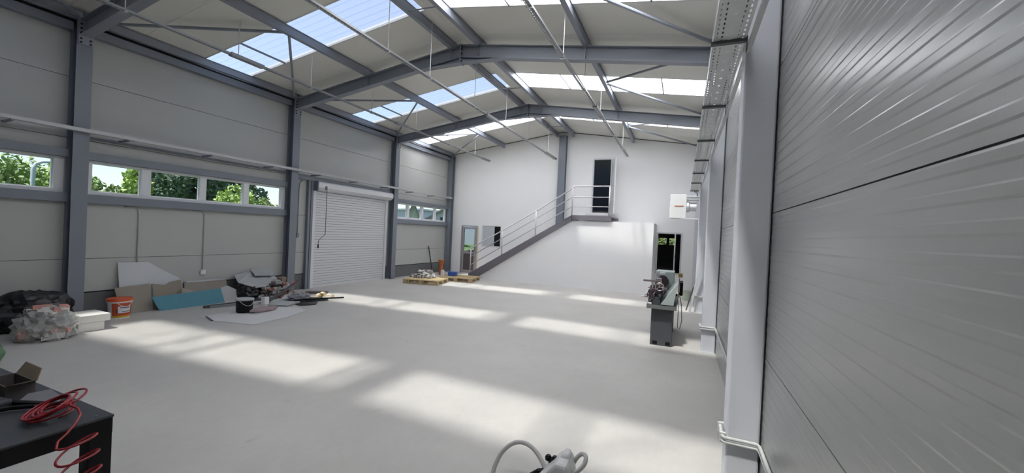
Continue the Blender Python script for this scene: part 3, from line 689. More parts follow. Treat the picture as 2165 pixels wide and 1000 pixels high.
# board and pail behind it
lb = MB().prism([(.215, 11.10, 0), (.265, 11.10, 0), (.528, 10.97, 1.74), (.478, 10.97, 1.74)], (0, .045, 0)).build('white_plank', PVC)
tag(lb, 'long white plank leaning against the right wall before the far column', 'plank')
lb = MB().prism([(.14, 11.35, 0), (.17, 11.35, 0), (.325, 11.32, .62), (.295, 11.32, .62)], (0, .03, 0)).build('dark_bar', GALVD)
tag(lb, 'short dark metal bar leaning beside the white plank', 'bar')
pb = thing('plaster_pail', 'small pale green pail on the floor behind the white plank', 'pail', (.17, 13.3, 0))
MB().lathe((.17, 13.3, 0), [(.12, 0), (.145, .26), (.152, .26), (.152, .28), (.14, .28), (.13, .05)], 20).build('body', mat('pale_green_plastic', (.50, .56, .46), .5), pb)
MB().tube([(.17-.15, 13.3, .26), (.17-.12, 13.25, .32), (.17, 13.2, .345), (.17+.12, 13.25, .32), (.17+.15, 13.3, .26)], .004, 6).build('handle', GALV, pb)

# ================================================================== LEFT WALL: LEANING BOARDS
def board(name, m, label, cat, pts, th=.015, group=None):
    a = [Vector(p) for p in pts]; nrm = (a[1]-a[0]).cross(a[2]-a[0]).normalized()
    if nrm.x > 0: nrm = -nrm
    o = MB().prism(a, nrm*th).build(name, m)
    return tag(o, label, cat, group)
def leanx(z, x0, x1, zt): return x0 + (x1-x0)*z/zt
def wallboard(name, m, label, yz, x0, x1, th=.014, cat='board'):
    zt = max(z for _, z in yz)
    return board(name, m, label, cat, [(leanx(z, x0, x1, zt), y_, z) for y_, z in yz], th, 'boards leaning on the left wall')
wallboard('plaster_board', GYPW, 'white plasterboard sheet with a sloping torn corner behind the beige boards', [(3.96, 0), (4.95, 0), (4.95, .50), (4.88, .57), (4.62, .74), (4.40, .905), (3.94, .915)], -9.28, -9.40)
wallboard('fibre_board', BEIGE, 'large beige board leaning behind the orange lidded bucket', [(3.93, 0), (4.40, 0), (4.375, .50), (3.86, .47)], -9.18, -9.30)
wallboard('fibre_board', mat('beige_board2', (.27, .235, .195), .8, 0, .1, 4), 'beige board with a notched top edge behind the teal board', [(4.42, 0), (4.92, 0), (4.90, .53), (4.70, .50), (4.62, .455), (4.41, .49)], -9.17, -9.29)
wallboard('fibre_board', mat('beige_board3', (.36, .32, .285), .8, 0, .1, 4), 'pale triangular board offcut standing just behind the teal board', [(4.78, 0), (5.25, 0), (5.10, .28), (4.87, .38)], -9.13, -9.19)
wallboard('fibre_board', mat('beige_board4', (.29, .26, .23), .8, 0, .1, 4), 'beige board with a white torn top edge near the debris heap', [(4.95, 0), (5.80, 0), (5.79, .46), (4.97, .48)], -9.22, -9.32)
wallboard('torn_edging', GYPW, 'torn white paper edging along the top of a beige board', [(5.0, .46), (5.76, .45), (5.75, .475), (5.45, .49), (5.2, .478), (5.02, .495)], -9.30, -9.305, .004)
wallboard('plaster_board', TEAL, 'long teal plasterboard strip leaning in front of the beige boards', [(4.425, 0), (5.60, 0), (5.56, .30), (4.33, .265)], -9.02, -9.12)
wallboard('plaster_board', mat('grey_board2', (.46, .47, .48), .8, 0, .1, 6), 'small pale grey board piece at the right end of the teal strip', [(5.60, 0), (5.98, 0), (5.93, .22), (5.72, .34), (5.58, .31)], -9.06, -9.16)

def heap(name, c, size, m, seed, amp=.18, freq=2.2, parent=None, sub=4, flat=True):
    b = bmesh.new(); bmesh.ops.create_icosphere(b, subdivisions=sub, radius=1)
    off = Vector((seed*3.7, seed*1.3, seed*5.1))
    for v in b.verts:
        n_ = v.co.normalized(); d = 1 + amp*noise.noise(n_*freq+off) + amp*.6*abs(noise.noise(n_*freq*2.6+off)) + amp*.3*noise.noise(n_*freq*6+off)
        p = n_*d; v.co = Vector((p.x*size[0], p.y*size[1], max(p.z, -.55)*size[2] + .55*size[2]))
    me = bpy.data.meshes.new(name); b.to_mesh(me); b.free(); me.materials.append(m)
    for p in me.polygons: p.use_smooth = not flat
    o = bpy.data.objects.new(name, me); col.objects.link(o); o.parent = parent; o.location = Vector(c) - origin(parent)
    return o
def chunks(name, c, rad, hgt, n_, mats, seed, parent=None, s0=.03, s1=.09):
    rnd = random.Random(seed); q = MB(); mi = []
    for i in range(n_):
        a = rnd.random()*2*PI; r_ = math.sqrt(rnd.random()); x = c[0]+rad[0]*r_*math.cos(a); y_ = c[1]+rad[1]*r_*math.sin(a)
        sx, sy, sz_ = [rnd.uniform(s0, s1) for _ in range(3)]; sz_ *= .55
        z = c[2] + rnd.random()*hgt*(1-r_*r_) + sz_
        R = Matrix.Rotation(rnd.uniform(0, PI), 3, 'Z') @ Matrix.Rotation(rnd.uniform(-.5, .5), 3, 'X')
        k = len(q.f); q.obox((x, y_, max(z, c[2]+sz_*1.3)), R @ Vector((sx, 0, 0)), R @ Vector((0, sy, 0)), R @ Vector((0, 0, sz_))); mi += [rnd.randrange(len(mats))]*(len(q.f)-k)
    o = q.build(name, mats, parent)
    for p, i in zip(o.data.polygons, mi): p.material_index = i
    return stuff(o)

# bags at the left
bl = thing('rubbish_bag', 'slack black plastic rubbish bag against the left wall behind the clear sack', 'bag', (-8.95, 2.45, 0), 'rubbish bags')
heap('bag_body', (-9.0, 2.78, 0), (.30, .44, .37), BLACKP, 3, .22, 2, bl); 
bl2 = thing('rubbish_bag', 'black plastic rubbish bag at the left edge beside the clear sack', 'bag', (-8.75, 2.15, 0), 'rubbish bags')
heap('bag_body', (-8.72, 2.02, 0), (.30, .26, .36), BLACKP, 5, .25, 2, bl2)
MB().tube([(-8.72, 2.05, .50), (-8.70, 2.07, .58), (-8.66, 2.1, .62)], [.07, .03, .06], 8).build('bag_neck', BLACKP, bl2)
# clear sack of debris
ck = thing('debris_sack', 'clear plastic sack stuffed with pale rubble and pink scraps', 'sack', (-8.15, 2.68, 0))
PINKM = mat('pink_scrap', (.50, .25, .21), .8); PALE = mat('pale_scrap', (.55, .54, .52), .85); GREYS = mat('grey_scrap', (.30, .30, .29), .85); DKS = mat('dark_scrap', (.10, .09, .09), .8)
chunks('contents', (-8.16, 2.66, .03), (.24, .24), .42, 110, [PALE, GREYS, PALE, PINKM, GREYS, DKS], 11, ck, .03, .085)
chunks('top_scraps', (-8.18, 2.66, .36), (.20, .20), .10, 34, [PINKM, PALE, PALE, DKS], 12, ck, .025, .07)
FILM = bpy.data.materials.new('clear_film'); FILM.use_nodes = True; t_ = FILM.node_tree; t_.nodes.clear()
o_ = t_.nodes.new('ShaderNodeOutputMaterial'); a_ = t_.nodes.new('ShaderNodeBsdfTransparent'); b_ = t_.nodes.new('ShaderNodeBsdfPrincipled'); b_.inputs['Base Color'].default_value = (.62, .63, .62, 1); b_.inputs['Roughness'].default_value = .22
x_ = t_.nodes.new('ShaderNodeMixShader'); x_.inputs[0].default_value = .42; t_.links.new(a_.outputs[0], x_.inputs[1]); t_.links.new(b_.outputs[0], x_.inputs[2]); t_.links.new(x_.outputs[0], o_.inputs[0])
heap('film', (-8.16, 2.66, .004), (.29, .28, .29), FILM, 9, .24, 4.6, ck)
# foam blocks
FB = thing('foam_block', 'white foam packing block overhanging the lower one beside the clear sack', 'foam', (-8.40, 3.18, .13), 'foam blocks')
box('block', FOAM, FB, -8.62, -8.16, 3.02, 3.36, .135, .245, bevel=.006)
FB2 = box('foam_block', FOAM, None, -8.55, -8.18, 3.00, 3.30, 0, .134, bevel=.006); tag(FB2, 'lower white foam packing block under the overhanging one', 'foam', 'foam blocks')
# orange lidded bucket
bk = thing('lidded_bucket', 'white plastic bucket with orange lid and orange printed label', 'bucket', (-8.93, 3.79, 0))
bx_, by_ = -8.93, 3.79
MB().lathe((bx_, by_, 0), [(.135, 0), (.158, .29), (.168, .29), (.168, .315)], 28).build('body', PVC, bk, smooth=False)
MB().lathe((bx_, by_, .30), [(.176, 0), (.176, .035), (.160, .045), (.150, .040)], 28).build('lid', ORANGE, bk)
MB().lathe((bx_, by_, .275), [(.166, 0), (.172, .005), (.172, .02), (.166, .025)], 28).build('rim', PVC, bk)
def wrap(name, m, a0, a1, z0, z1, off, parent, k=10):
    vs = []; rr = lambda z: .135 + (.158-.135)*z/.29 + off
    for z in (z0, z1):
        for i in range(k+1):
            a = math.radians(a0+(a1-a0)*i/k); vs.append((bx_+rr(z)*math.cos(a), by_+rr(z)*math.sin(a), z))
    return MB().add(vs, [(i, i+1, k+1+i+1, k+1+i) for i in range(k)]).build(name, m, parent)
lbl = wrap('label', mat('label_red', (.50, .08, .03), .5), -62, 60, .055, .27, .0015, bk)
wrap('label_band', mat('label_yellow', (.60, .40, .03), .5), -62, 60, .022, .055, .0015, lbl)
wrap('label_print', mat('label_white', (.68, .68, .70), .5), -30, 38, .10, .215, .003, lbl); wrap('label_print', mat('label_ink', (.05, .05, .10), .5), -20, 30, .185, .20, .0045, lbl); wrap('label_print', MATS['label_ink'], -12, 34, .118, .128, .0045, lbl); wrap('label_print', MATS['label_ink'], -38, -31, .10, .16, .0045, lbl)
MB().tube([(bx_+.17*math.cos(a), by_+.17*math.sin(a), .28-.12*math.sin((a+.6)/1.4*PI)*.6) for a in [(-.6+1.4*i/12) for i in range(13)]], .004, 6).build('handle', PVC, bk)

# debris heap before the second column
def slab(name, m, label, cat, c, sx, sy, sz_, rz=0, rx=0, ry=0, group=None, bevel=0):
    R = Matrix.Rotation(rz, 3, 'Z') @ Matrix.Rotation(ry, 3, 'Y') @ Matrix.Rotation(rx, 3, 'X')
    o = MB().obox(c, R @ Vector((sx/2, 0, 0)), R @ Vector((0, sy/2, 0)), R @ Vector((0, 0, sz_/2))).build(name, m, bevel=bevel)
    return tag(o, label, cat, group)
GD = 'rubble boards in the debris heap'
board('plaster_board', GYPS, 'broken grey plasterboard slab lying slanted on top of the debris heap', 'board', [(-9.04, 5.88, .40), (-8.86, 6.16, .27), (-8.80, 6.50, .30), (-8.98, 6.86, .38), (-9.32, 6.74, .56), (-9.36, 6.38, .60), (-9.34, 5.98, .53)], .02, GD)
board('plaster_board', mat('grey_board3', (.37, .39, .40), .8, 0, .12, 6), 'second grey slab stacked behind the slanted one in the heap', 'board', [(-9.10, 6.3, .52), (-9.05, 6.72, .50), (-9.32, 6.90, .60), (-9.36, 6.35, .645)], .015, GD)
heap('black_sack', (-9.12, 6.15, 0), (.26, .26, .26), BLACKP, 8, .2, 2); tag(bpy.data.objects['black_sack'], 'black sack squeezed under the grey slab in the debris heap', 'sack')
r = chunks('rubble', (-8.86, 6.62, 0), (.36, .42), .42, 150, [BRICKM, RUBB, RUBB, BRICKM, GYPS, DKS, PALE], 21, None, .02, .07); tag(r, 'heap of broken brick and plaster rubble beside the second column', 'rubble')
slab('cardboard_box', CARD, 'small brown box lying on the rubble heap by the second column', 'box', (-8.92, 6.84, .40), .14, .16, .10, .3, .15, 0, None, .004)
slab('scrap_piece', mat('pink_red', (.60, .16, .18), .6), 'crumpled red and pink wrapper on the rubble heap', 'wrapper', (-8.72, 7.02, .30), .10, .12, .06, .5, .4, 0, None, .01)
for i, (c, L, wd, hh, rz, lab, mm) in enumerate([
    ((-8.62, 5.72, .03), .06, 1.45, .05, -.10, 'long grey metal stud on the floor nearest the teal strip', GALVD),
    ((-8.48, 5.80, .025), .06, 1.50, .04, -.20, 'long grey metal stud beside the black paint pail', mat('stud_grey', (.24, .26, .27), .5, .3)),
    ((-8.33, 6.05, .03), .07, 1.15, .05, -.12, 'pale metal stud lying over the others before the rubble', GALV),
    ((-8.40, 6.52, .21), .05, 1.20, .04, .34, 'dark metal stud sloping up onto the rubble heap', GALVD)]):
    slab('metal_stud', mm, lab, 'stud', c, L, wd, hh, rz, (.28 if i == 3 else 0), 0, 'metal studs in the debris')
slab('white_block', PVC, 'small white plastic tub standing among the metal studs', 'tub', (-8.20, 5.92, .082), .10, .12, .16, .2, 0, 0, None, .01)
slab('grey_offcut', GYPS, 'grey board offcut flat on the floor right of the black pail', 'board', (-7.92, 6.16, .022), .42, .50, .02, .4, 0, 0, GD)
slab('white_offcut', GYPW, 'crumpled pale sheet scrap before the red wrapper', 'board', (-8.30, 6.62, .05), .34, .30, .04, .6, .15, 0, GD)

# black pail and the sheets it stands on
pp = thing('paint_pail', 'black paint pail with a pale rim standing on white sheeting', 'pail', (-7.78, 5.20, .006))
MB().lathe((-7.78, 5.20, .006), [(.13, 0), (.14, .02), (.145, .24)], 24).build('body', BLACK, pp, smooth=False)
MB().lathe((-7.78, 5.20, .24), [(.150, 0), (.158, .01), (.158, .03), (.148, .035), (.135, .025)], 24).build('rim', mat('pail_rim', (.42, .44, .45), .5), pp)
wrp = MB()
MB().tube([(-7.78+.15*math.cos(a), 5.20+.15*math.sin(a), .245-.10*math.sin((a+1.2)/2.2*PI)) for a in [(-1.2+2.2*i/12) for i in range(13)]], .004, 6).build('handle', GALV, pp)
pk = heap('limp_bag', (-7.56, 5.44, .008), (.10, .26, .065), PADPINK, 15, .2, 2); tag(pk, 'limp pinkish cloth bag lying beside the black pail', 'bag')
def sheet(name, m, label, poly, z, seed, cat='sheet'):
    q = bmesh.new(); vs = [q.verts.new((x, y_, z)) for x, y_ in poly]; q.faces.new(vs)
    bmesh.ops.triangulate(q, faces=q.faces); bmesh.ops.subdivide_edges(q, edges=q.edges, cuts=3, use_grid_fill=True); bmesh.ops.subdivide_edges(q, edges=q.edges, cuts=1, use_grid_fill=True)
    for v in q.verts: v.co.z = z + .006*abs(noise.noise(Vector((v.co.x*5, v.co.y*5, seed))))
    me = bpy.data.meshes.new(name); q.to_mesh(me); q.free(); me.materials.append(m)
    o = bpy.data.objects.new(name, me); col.objects.link(o); s_ = o.modifiers.new('thick', 'SOLIDIFY'); s_.thickness = .003; s_.offset = -1
    return tag(o, label, cat)
SHE = mat('protective_sheet', (.60, .60, .61), .75, 0, .05, 6)
sheet('floor_sheeting', SHE, 'white protective sheeting spread on the floor around the black pail', [(-7.95, 4.52), (-7.45, 4.48), (-6.70, 4.66), (-6.78, 5.30), (-7.0, 5.95), (-7.4, 6.1), (-7.9, 5.75), (-8.05, 5.2)], .005, 3)
slab('dark_strip', GALVD, 'thin dark strip along the near edge of the white sheeting', 'strip', (-7.70, 4.52, .008), .03, .42, .012, 1.25)
# dark flat scraps and foam crumbs
for nm, m_, lab, poly, z in (('rubber_mat', BLACKP, 'dark grey rubber mat scrap nearest the white sheeting', [(-8.02, 6.33), (-7.55, 6.22), (-7.35, 6.48), (-7.55, 6.72), (-7.9, 6.75)], .012),
                             ('felt_scrap', mat('felt', (.05, .052, .058), .9), 'dark felt scrap lying behind the rubber mat', [(-8.2, 6.72), (-7.72, 6.75), (-7.55, 7.02), (-7.8, 7.16), (-8.25, 7.05)], .02)):
    sheet(nm, m_, lab, poly, z, 5, 'mat')
slab('steel_angle', BLACK, 'thin black steel bar lying across the dark scraps', 'bar', (-7.72, 6.92, .045), .035, 1.05, .03, -.56)
hp = heap('crumpled_film', (-8.10, 6.66, .028), (.13, .24, .09), mat('grey_film', (.19, .20, .22), .4, 0, .2, 8), 17, .35, 3); tag(hp, 'crumpled dark grey film on the scraps by the second column', 'film')
r = chunks('foam_crumbs', (-7.96, 7.28, .0), (.20, .16), .10, 26, [FOAM, mat('cream_crumb', (.70, .56, .36), .8), FOAM], 33, None, .02, .06); tag(r, 'heap of white and cream foam pieces at the right end of the debris', 'foam')
slab('wood_offcut', mat('dark_wood', (.13, .10, .09), .7), 'dark wooden offcut lying by the roller door post', 'wood', (-8.62, 7.62, .02), .5, .22, .04, .5)

# ================================================================== PALLETS BY THE FAR LEFT CORNER
def pallet(label, c, rz):
    r = thing('wooden_pallet', label, 'pallet', (c[0], c[1], 0), 'pallets')
    R = Matrix.Rotation(rz, 3, 'Z'); C = Vector((c[0], c[1], 0))
    for k in range(7):
        MB().obox(C + R @ Vector((0, -.46+.153*k, .132)), R @ Vector((.6, 0, 0)), R @ Vector((0, .055, 0)), Vector((0, 0, .010))).build('deck_board', WOOD, r)
    for i in (-1, 0, 1):
        MB().obox(C + R @ Vector((i*.53, 0, .111)), R @ Vector((.06, 0, 0)), R @ Vector((0, .5, 0)), Vector((0, 0, .010))).build('stringer_board', WOOD, r)
        for j in (-1, 0, 1): MB().obox(C + R @ Vector((i*.53, j*.44, .061)), R @ Vector((.065, 0, 0)), R @ Vector((0, .05, 0)), Vector((0, 0, .040))).build('block', WOOD, r)
        MB().obox(C + R @ Vector((0, i*.44, .0105)), R @ Vector((.6, 0, 0)), R @ Vector((0, .05, 0)), Vector((0, 0, .010))).build('bottom_board', WOOD, r)
    return r
pallet('wooden pallet covered in scrap metal near the far left corner', (-7.80, 11.25), .22)
pallet('second wooden pallet behind the first with a blue crate on it', (-7.30, 12.62), .18)
r = chunks('scrap_metal', (-8.05, 11.45, .143), (.42, .36), .24, 60, [GREYS, DKS, RUBB, DKS, GALV], 41, None, .02, .08); tag(r, 'heap of dark scrap metal on the front pallet', 'scrap')
slab('blue_crate', mat('blue_plastic', (.04, .11, .42), .5), 'small blue plastic crate on the rear pallet', 'crate', (-7.60, 12.60, .215), .30, .24, .14, .3, 0, 0, None, .01)
slab('white_jug', PVC, 'white plastic jug standing behind the blue crate', 'jug', (-8.05, 12.62, .16), .12, .12, .32, .3, 0, 0, None, .03)
og = thing('orange_tube', 'orange plastic pipe standing in the far left corner', 'pipe', (-8.75, 13.6, 0))
MB().lathe((-8.75, 13.6, 0), [(.085, 0), (.085, .42), (.11, .44), (.115, .60), (.10, .60), (.10, .46)], 20).build('body', mat('orange_pipe', (.42, .13, .04), .5), og); MB().lathe((-8.75, 13.6, .57), [(.112, 0), (.122, .01), (.122, .035), (.112, .04)], 20).build('collar', mat('pipe_collar', (.50, .24, .12), .5), og)
MB().tube([(-9.15, 13.62, 0), (-9.38, 13.60, 1.10)], .022, 8).build('pole', mat('dark_pole', (.07, .055, .04), .7)); tag(bpy.data.objects['pole'], 'thin dark wooden pole leaning on the left wall by the orange pipe', 'pole')
MB().prism([(-8.10, 11.98, 0), (-8.00, 11.98, 0), (-8.02, 11.86, .36), (-8.10, 11.86, .36)], (.02, .05, 0)).build('pale_offcut', mat('pale_wood', (.55, .52, .42), .7)); tag(bpy.data.objects['pale_offcut'], 'pale wooden offcut propped up behind the front pallet', 'wood')

# green bag at the left picture edge
gb = heap('green_bag', (-7.36, 1.86, 0), (.20, .20, .17), mat('green_film', (.10, .20, .11), .5, 0, .15, 6), 23, .10, 2, None, 4, False); tag(gb, 'rounded green bag on the floor at the left edge', 'bag')

# ================================================================== WORK TABLE WITH ITS LOAD
tb = thing('work_table', 'black steel work table in the near left corner', 'table', (-3.5, .3, 0))
TX, TYY, TZT = -2.66, 1.125, .75
TOPM = mat('table_top', (.040, .042, .046), .5, 0, .25, 7)
box('table_top', TOPM, tb, -4.5, TX, -.75, TYY, TZT-.012, TZT, bevel=.002)
q = MB(); q.box(TX-.05, TX-.004, -.74, TYY-.004, TZT-.092, TZT-.012); q.box(-4.49, TX-.05, TYY-.05, TYY-.004, TZT-.092, TZT-.012); q.box(-4.49, TX-.05, -.74, -.69, TZT-.092, TZT-.012); q.box(-4.49, -4.44, -.69, TYY-.05, TZT-.092, TZT-.012); q.build('apron', BLACK, tb)
for xx in (TX-.094, -4.49):
    for yy in (TYY-.094, -.74): box('leg', BLACK, tb, xx, xx+.09, yy, yy+.09, 0, TZT-.092, bevel=.003)
MB().lathe((TX-.05, TYY-.05, TZT), [(.006, 0), (.006, .002)], 10).build('screw', CHROME, tb)
# red spiral hose: coil resting on the table, the rest hanging over the edge
hs = thing('spiral_hose', 'red spiral air hose coiled on the table and hanging over its edge', 'hose', (-2.86, 1.0, TZT))
pts = []
for i in range(0, 7*24+1):
    a = 2*PI*i/24; k = i/24; rr_ = .074 + .008*math.sin(k*2.3)
    pts.append((-2.862 + .004*k + rr_*1.08*math.cos(a), .962 + .006*k*math.cos(k) + rr_*.95*math.sin(a), TZT + .008 + .0055*k + .036*(1+math.sin(a+.25))*min(1, .25+k*.3)))
coil_end = pts[-1]
MB().tube(pts, .0052, 8).build('coil', RED, hs, smooth=True)
pts = [coil_end, (-2.745, .99, TZT+.078), (-2.70, 1.0, TZT+.070), (-2.655, .995, TZT+.052), (-2.632, .97, TZT+.025), (-2.610, .935, TZT-.003), (-2.60, .90, TZT-.025)]
for i in range(13, 6*24+1):
    a = 2*PI*i/24; k = i/24
    pts.append((-2.585 - .05*math.sin(a) + .01*k, .948 + .006*k + .070*math.cos(a), TZT + .02 - .078*k + .024*math.cos(a)))
MB().tube(pts, .0052, 8).build('hanging_spiral', RED, hs, smooth=True)
fit_ = MB().tube([(-2.99, .955, TZT+.024), (-2.93, .935, TZT+.03)], .0075, 8).build('fitting', CHROME, hs); MB().tube([(-3.03, .965, TZT+.022), (-2.995, .957, TZT+.024)], .010, 8).build('coupling', CHROME, hs)
# cardboard box with lifted flaps
cb = thing('cardboard_box', 'open brown cardboard box on the black table', 'box', (-3.52, .98, TZT))
bx0, bx1, by0, by1, bh = -3.53, -3.28, .93, 1.04, .085
q = MB(); q.box(bx0, bx1, by0, by0+.005, TZT+.001, TZT+bh); q.box(bx0, bx1, by1-.005, by1, TZT+.001, TZT+bh); q.box(bx0, bx0+.005, by0+.005, by1-.005, TZT+.001, TZT+bh); q.box(bx1-.005, bx1, by0+.005, by1-.005, TZT+.001, TZT+bh); q.box(bx0+.005, bx1-.005, by0+.005, by1-.005, TZT+.001, TZT+.006)
q.build('carton', mat('carton_dark', (.11, .10, .095), .8), cb)
MB().prism([(bx0, by1, TZT+bh), (bx1+.01, by1, TZT+bh), (bx1-.03, by1+.03, TZT+bh+.055), (bx0+.02, by1+.03, TZT+bh+.06)], (0, .004, 0)).build('flap', CARD, cb)
MB().prism([(bx1, by0, TZT+bh), (bx1, by1, TZT+bh), (bx1+.035, by1-.01, TZT+bh+.012), (bx1+.035, by0+.01, TZT+bh+.012)], (0, 0, .004)).build('flap', CARD, cb)
# paper, tool tray, tools
board('paper_sheet', mat('grey_paper', (.22, .22, .25), .7), 'crumpled grey paper sheet propped beside the cardboard box', 'paper', [(-3.22, .95, TZT+.004), (-3.02, 1.03, TZT+.004), (-3.06, 1.07, TZT+.03), (-3.16, 1.06, TZT+.055), (-3.24, 1.0, TZT+.035)], .004)
slab('flat_bar', BLACK, 'flat black bar lying across the table beyond the red hose', 'bar', (-3.12, .985, TZT+.012), .34, .03, .018, .42, 0, 0, None, .003)
slab('plastic_tray', mat('dark_plastic', (.05, .053, .06), .4), 'low dark plastic tray in front of the cardboard box', 'tray', (-3.36, .86, TZT+.02), .34, .10, .036, .18, 0, 0, None, .012)
slab('white_strip', PVC, 'narrow white strip lying along the edge of the dark tray', 'strip', (-3.30, .70, TZT+.006), .34, .02, .008, .36)
MB().tube([(-3.30, .60, TZT+.026), (-3.22, .70, TZT+.028), (-3.15, .80, TZT+.022), (-3.11, .90, TZT+.022), (-3.04, .968, TZT+.022)], [.022, .024, .014, .012, .010], 8).build('air_gun', BLACK); tag(bpy.data.objects['air_gun'], 'black air gun joined to the chrome hose fitting', 'tool')
MB().tube([(-3.10, .62, TZT+.02), (-3.06, .70, TZT+.022), (-3.04, .76, TZT+.02), (-3.03, .80, TZT+.016)], [.018, .022, .018, .008], 10).build('screwdriver', mat('red_handle', (.50, .07, .06), .35)); tag(bpy.data.objects['screwdriver'], 'red tool handle on the black table near the left edge', 'tool')

# ================================================================== MACHINE AT THE BOTTOM EDGE
ms = thing('pressure_washer', 'pale grey portable machine with a looped hose at the bottom edge', 'machine', (-.72, 2.62, 0))
MB().prism([(-.86, 2.50, .0), (-.58, 2.50, .0), (-.58, 2.50, .13), (-.63, 2.55, .285), (-.70, 2.55, .285), (-.86, 2.50, .12)], (0, .22, 0)).build('body', WASH, ms, bevel=.02)
MB().prism([(-.72, 2.60, .24), (-.60, 2.60, .21), (-.645, 2.66, .305), (-.685, 2.66, .305)], (.0, .10, 0)).build('hood', WASH, ms, bevel=.015)
MB().tube(smoothp([(-.635, 2.66, .17), (-.575, 2.66, .215), (-.535, 2.68, .265), (-.535, 2.71, .300), (-.565, 2.73, .300), (-.60, 2.74, .26), (-.63, 2.74, .20)]), .015, 10).build('handle', WASH, ms, smooth=True)
MB().tube([(-.90, 2.64, .10), (-.84, 2.64, .15), (-.78, 2.66, .16)], .022, 8).build('nozzle', BLACK, ms)
for (x, y_, z) in ((-.792, 2.70, .225), (-.745, 2.70, .228), (-.768, 2.70, .208)): MB().lathe((x, y_, z-.016), [(.010, 0), (.022, .008), (.023, .028), (.014, .04)], 10).build('knob', BLACK, ms)
MB().tube([(-.768, 2.70, .12), (-.768, 2.70, .215)], .010, 8).build('knob_stem', BLACK, ms)
pts = [(-1.19, 2.64, .012), (-1.185, 2.68, .08), (-1.15, 2.72, .17), (-1.08, 2.75, .235), (-1.0, 2.76, .255), (-.92, 2.75, .235), (-.85, 2.72, .19), (-.80, 2.68, .14), (-.78, 2.64, .11)]
MB().tube(smoothp(pts), .0155, 10).build('hose', mat('pale_hose', (.55, .54, .53), .5), ms, smooth=True)
MB().tube(smoothp([(-.70, 2.49, .10), (-.66, 2.48, .16), (-.68, 2.48, .22), (-.64, 2.49, .19)]), .006, 8).build('cord', mat('blue_white_cord', (.55, .58, .66), .4), ms, smooth=True)

# ================================================================== OUTSIDE: GROUND, TREES, LAMP POST, HOUSES
gr = MB().box(-90, XL-.15, -40, 110, -.35, -.15).box(XL-.15, 12, Y2+.2, 60, -.35, -.15).build('ground', mat('grass', (.10, .16, .05), .9, 0, .3, 2)); struct(gr, 'grassy ground outside the hall', 'ground')
LEAF_D = mat('leaf_dark', (.085, .15, .075), .6, 0, .5, 1.5); LEAF_M = mat('leaf_mid', (.26, .36, .12), .6, 0, .5, 1.5); LEAF_L = mat('leaf_light', (.42, .54, .16), .6, 0, .4, 1.5); BARK = mat('bark', (.08, .06, .045), .9, 0, .3, 8)
def tree(label, base, h0, size, m, seed, n_=2600, ls=.11, name='leafy_tree'):
    rnd = random.Random(seed); r = thing(name, label, 'tree', base, 'trees outside the left windows')
    q = MB(); C = Vector(base) + Vector((0, 0, h0+size[2]))
    cl = [(C + Vector((rnd.uniform(-.75, .75)*size[0], rnd.uniform(-.75, .75)*size[1], rnd.uniform(-.7, .75)*size[2])), rnd.uniform(.28, .5)) for _ in range(26)]
    for i in range(n_):
        c, cr_ = cl[rnd.randrange(len(cl))]; d = Vector((rnd.gauss(0, 1), rnd.gauss(0, 1), rnd.gauss(0, 1))).normalized()
        p = c + Vector((d.x*size[0], d.y*size[1], d.z*size[2]))*cr_*rnd.uniform(.6, 1)
        a = Vector((rnd.gauss(0, 1), rnd.gauss(0, 1), rnd.gauss(0, 1))).normalized(); b = a.orthogonal().normalized(); s_ = ls*rnd.uniform(.6, 1.3)
        q.add([p - a*s_, p + b*s_*.45, p + a*s_, p - b*s_*.45], [(0, 1, 2, 3)])
    stuff(q.build('foliage', m, r))
    MB().tube([Vector(base), Vector(base)+Vector((.05, .05, h0)), C + Vector((0, 0, size[2]*.2))], [.13, .10, .03], 8).build('trunk', BARK, r)
    for k in range(5):
        a = 2*PI*k/5+seed; MB().tube([Vector(base)+Vector((.05, .05, h0)), C + Vector((math.cos(a)*size[0]*.6, math.sin(a)*size[1]*.6, rnd.uniform(-.2, .4)*size[2]))], [.06, .015], 6).build('branch', BARK, r)
    return r
Gz = -.15
tree('mid green bush seen through the leftmost window before the lamp post', (-22, 5.4, Gz), .7, (1.6, 1.9, 1.55), LEAF_M, 1, 4200, .11)
tree('mid green bush seen through the leftmost window right of the lamp post', (-26, 8.6, Gz), .8, (1.3, 1.2, 1.55), LEAF_L, 2, 3000, .11)
tree('mid green tree in the first pane above the white plasterboard', (-23.5, 9.35, Gz), .9, (1.1, .95, 1.30), LEAF_M, 3, 3000, .11)
tree('large dark tree filling the second pane above the teal strip', (-24, 12.5, Gz), 1.0, (2.0, 1.35, 2.3), LEAF_D, 4, 9000, .15)
tree('second large dark tree behind the bright bush in the third pane', (-27, 17.0, Gz), 1.4, (1.6, 1.6, 2.4), LEAF_D, 5, 7000, .15)
tree('bright yellow green bush in the third pane of the long window', (-20, 12.75, Gz), .95, (.8, 1.0, 1.25), LEAF_L, 6, 3000, .10)
tree('green bush low in the fourth pane near the second column', (-22.5, 15.75, Gz), .6, (.9, .6, 1.35), LEAF_M, 7, 2600, .11)
tree('small bush at the right end of the fourth pane', (-24, 18.45, Gz), .6, (.7, .45, 1.2), LEAF_L, 8, 1800, .11)
tree('green bush seen dimly through the dark glazed opening', (-1.2, 22.6, Gz), .4, (1.2, 1.0, 1.2), LEAF_M, 31, 1800, .12)
tree('overhanging yellow green branch tree at the top of the first pane', (-17.0, 7.62, Gz), 2.5, (.5, .32, .6), LEAF_L, 9, 900, .10)
lp = thing('lamp_post', 'pale street lamp post outside the leftmost window', 'lamp post', (-19, 5.80, Gz))
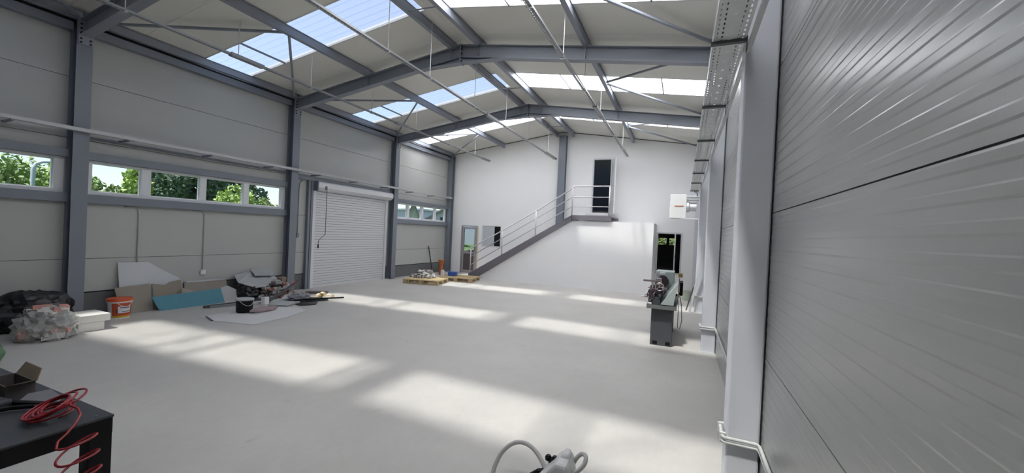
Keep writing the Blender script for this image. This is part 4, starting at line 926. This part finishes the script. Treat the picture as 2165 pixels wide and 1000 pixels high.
MB().tube([(-19, 5.80, Gz), (-19, 5.80, 3.1), (-19, 5.86, 3.28), (-19, 6.0, 3.36), (-19, 6.3, 3.40)], [.06, .055, .05, .045, .04], 10).build('pole', mat('pole_grey', (.55, .60, .62), .5), lp, smooth=True)
box('lamp_head', mat('pole_head', (.30, .31, .32), .5), lp, -19.08, -18.92, 6.2, 6.7, 3.34, 3.44, bevel=.02)
def house(label, c, rz, wd, dp, ez, rz_top, wm, rm, win=False):
    r = thing('house', label, 'house', (c[0], c[1], Gz), 'houses beyond the far window'); R = Matrix.Rotation(rz, 3, 'Z'); C = Vector((c[0], c[1], 0))
    P_ = lambda x, y_, z: C + R @ Vector((x, y_, 0)) + Vector((0, 0, z))
    MB().prism([P_(-wd, 0, Gz), P_(wd, 0, Gz), P_(wd, 0, ez), P_(0, 0, rz_top), P_(-wd, 0, ez)], R @ Vector((0, dp, 0))).build('wall', wm, r)
    for s_ in (-1, 1):
        MB().prism([P_(s_*(wd+.35), -.35, ez-.35*(rz_top-ez)/wd), P_(0, -.35, rz_top+.02), P_(0, -.35, rz_top+.25), P_(s_*(wd+.4), -.35, ez-.35*(rz_top-ez)/wd+.2)], R @ Vector((0, dp+.7, 0))).build('roof', rm, r)
    if win: 
        MB().obox(P_(0, -.03, ez+.1), R @ Vector((.45, 0, 0)), R @ Vector((0, .03, 0)), Vector((0, 0, .28))).build('window', mat('house_window', (.05, .06, .07), .2), r)
    return r
HW = mat('house_cream', (.52, .52, .42), .8); HG = mat('house_grey', (.50, .53, .58), .8); RFD = mat('house_roof', (.12, .13, .13), .8)
house('cream gabled house with steep dark roof seen in the second far pane', (-25.2, 33.6), math.radians(38), .85, 5, 2.2, 4.35, HW, RFD)
house('pale house with dark chimney roof seen in the last far pane', (-26, 40.6), math.radians(34), 2.0, 7, 2.9, 4.15, mat('house_pale', (.60, .58, .55), .8), RFD, True)
house('long grey blue building seen across the first and third far panes', (-34, 47.5), math.radians(36), 9.0, 8, 3.9, 4.4, HG, mat('house_roof_pale', (.42, .46, .52), .8))
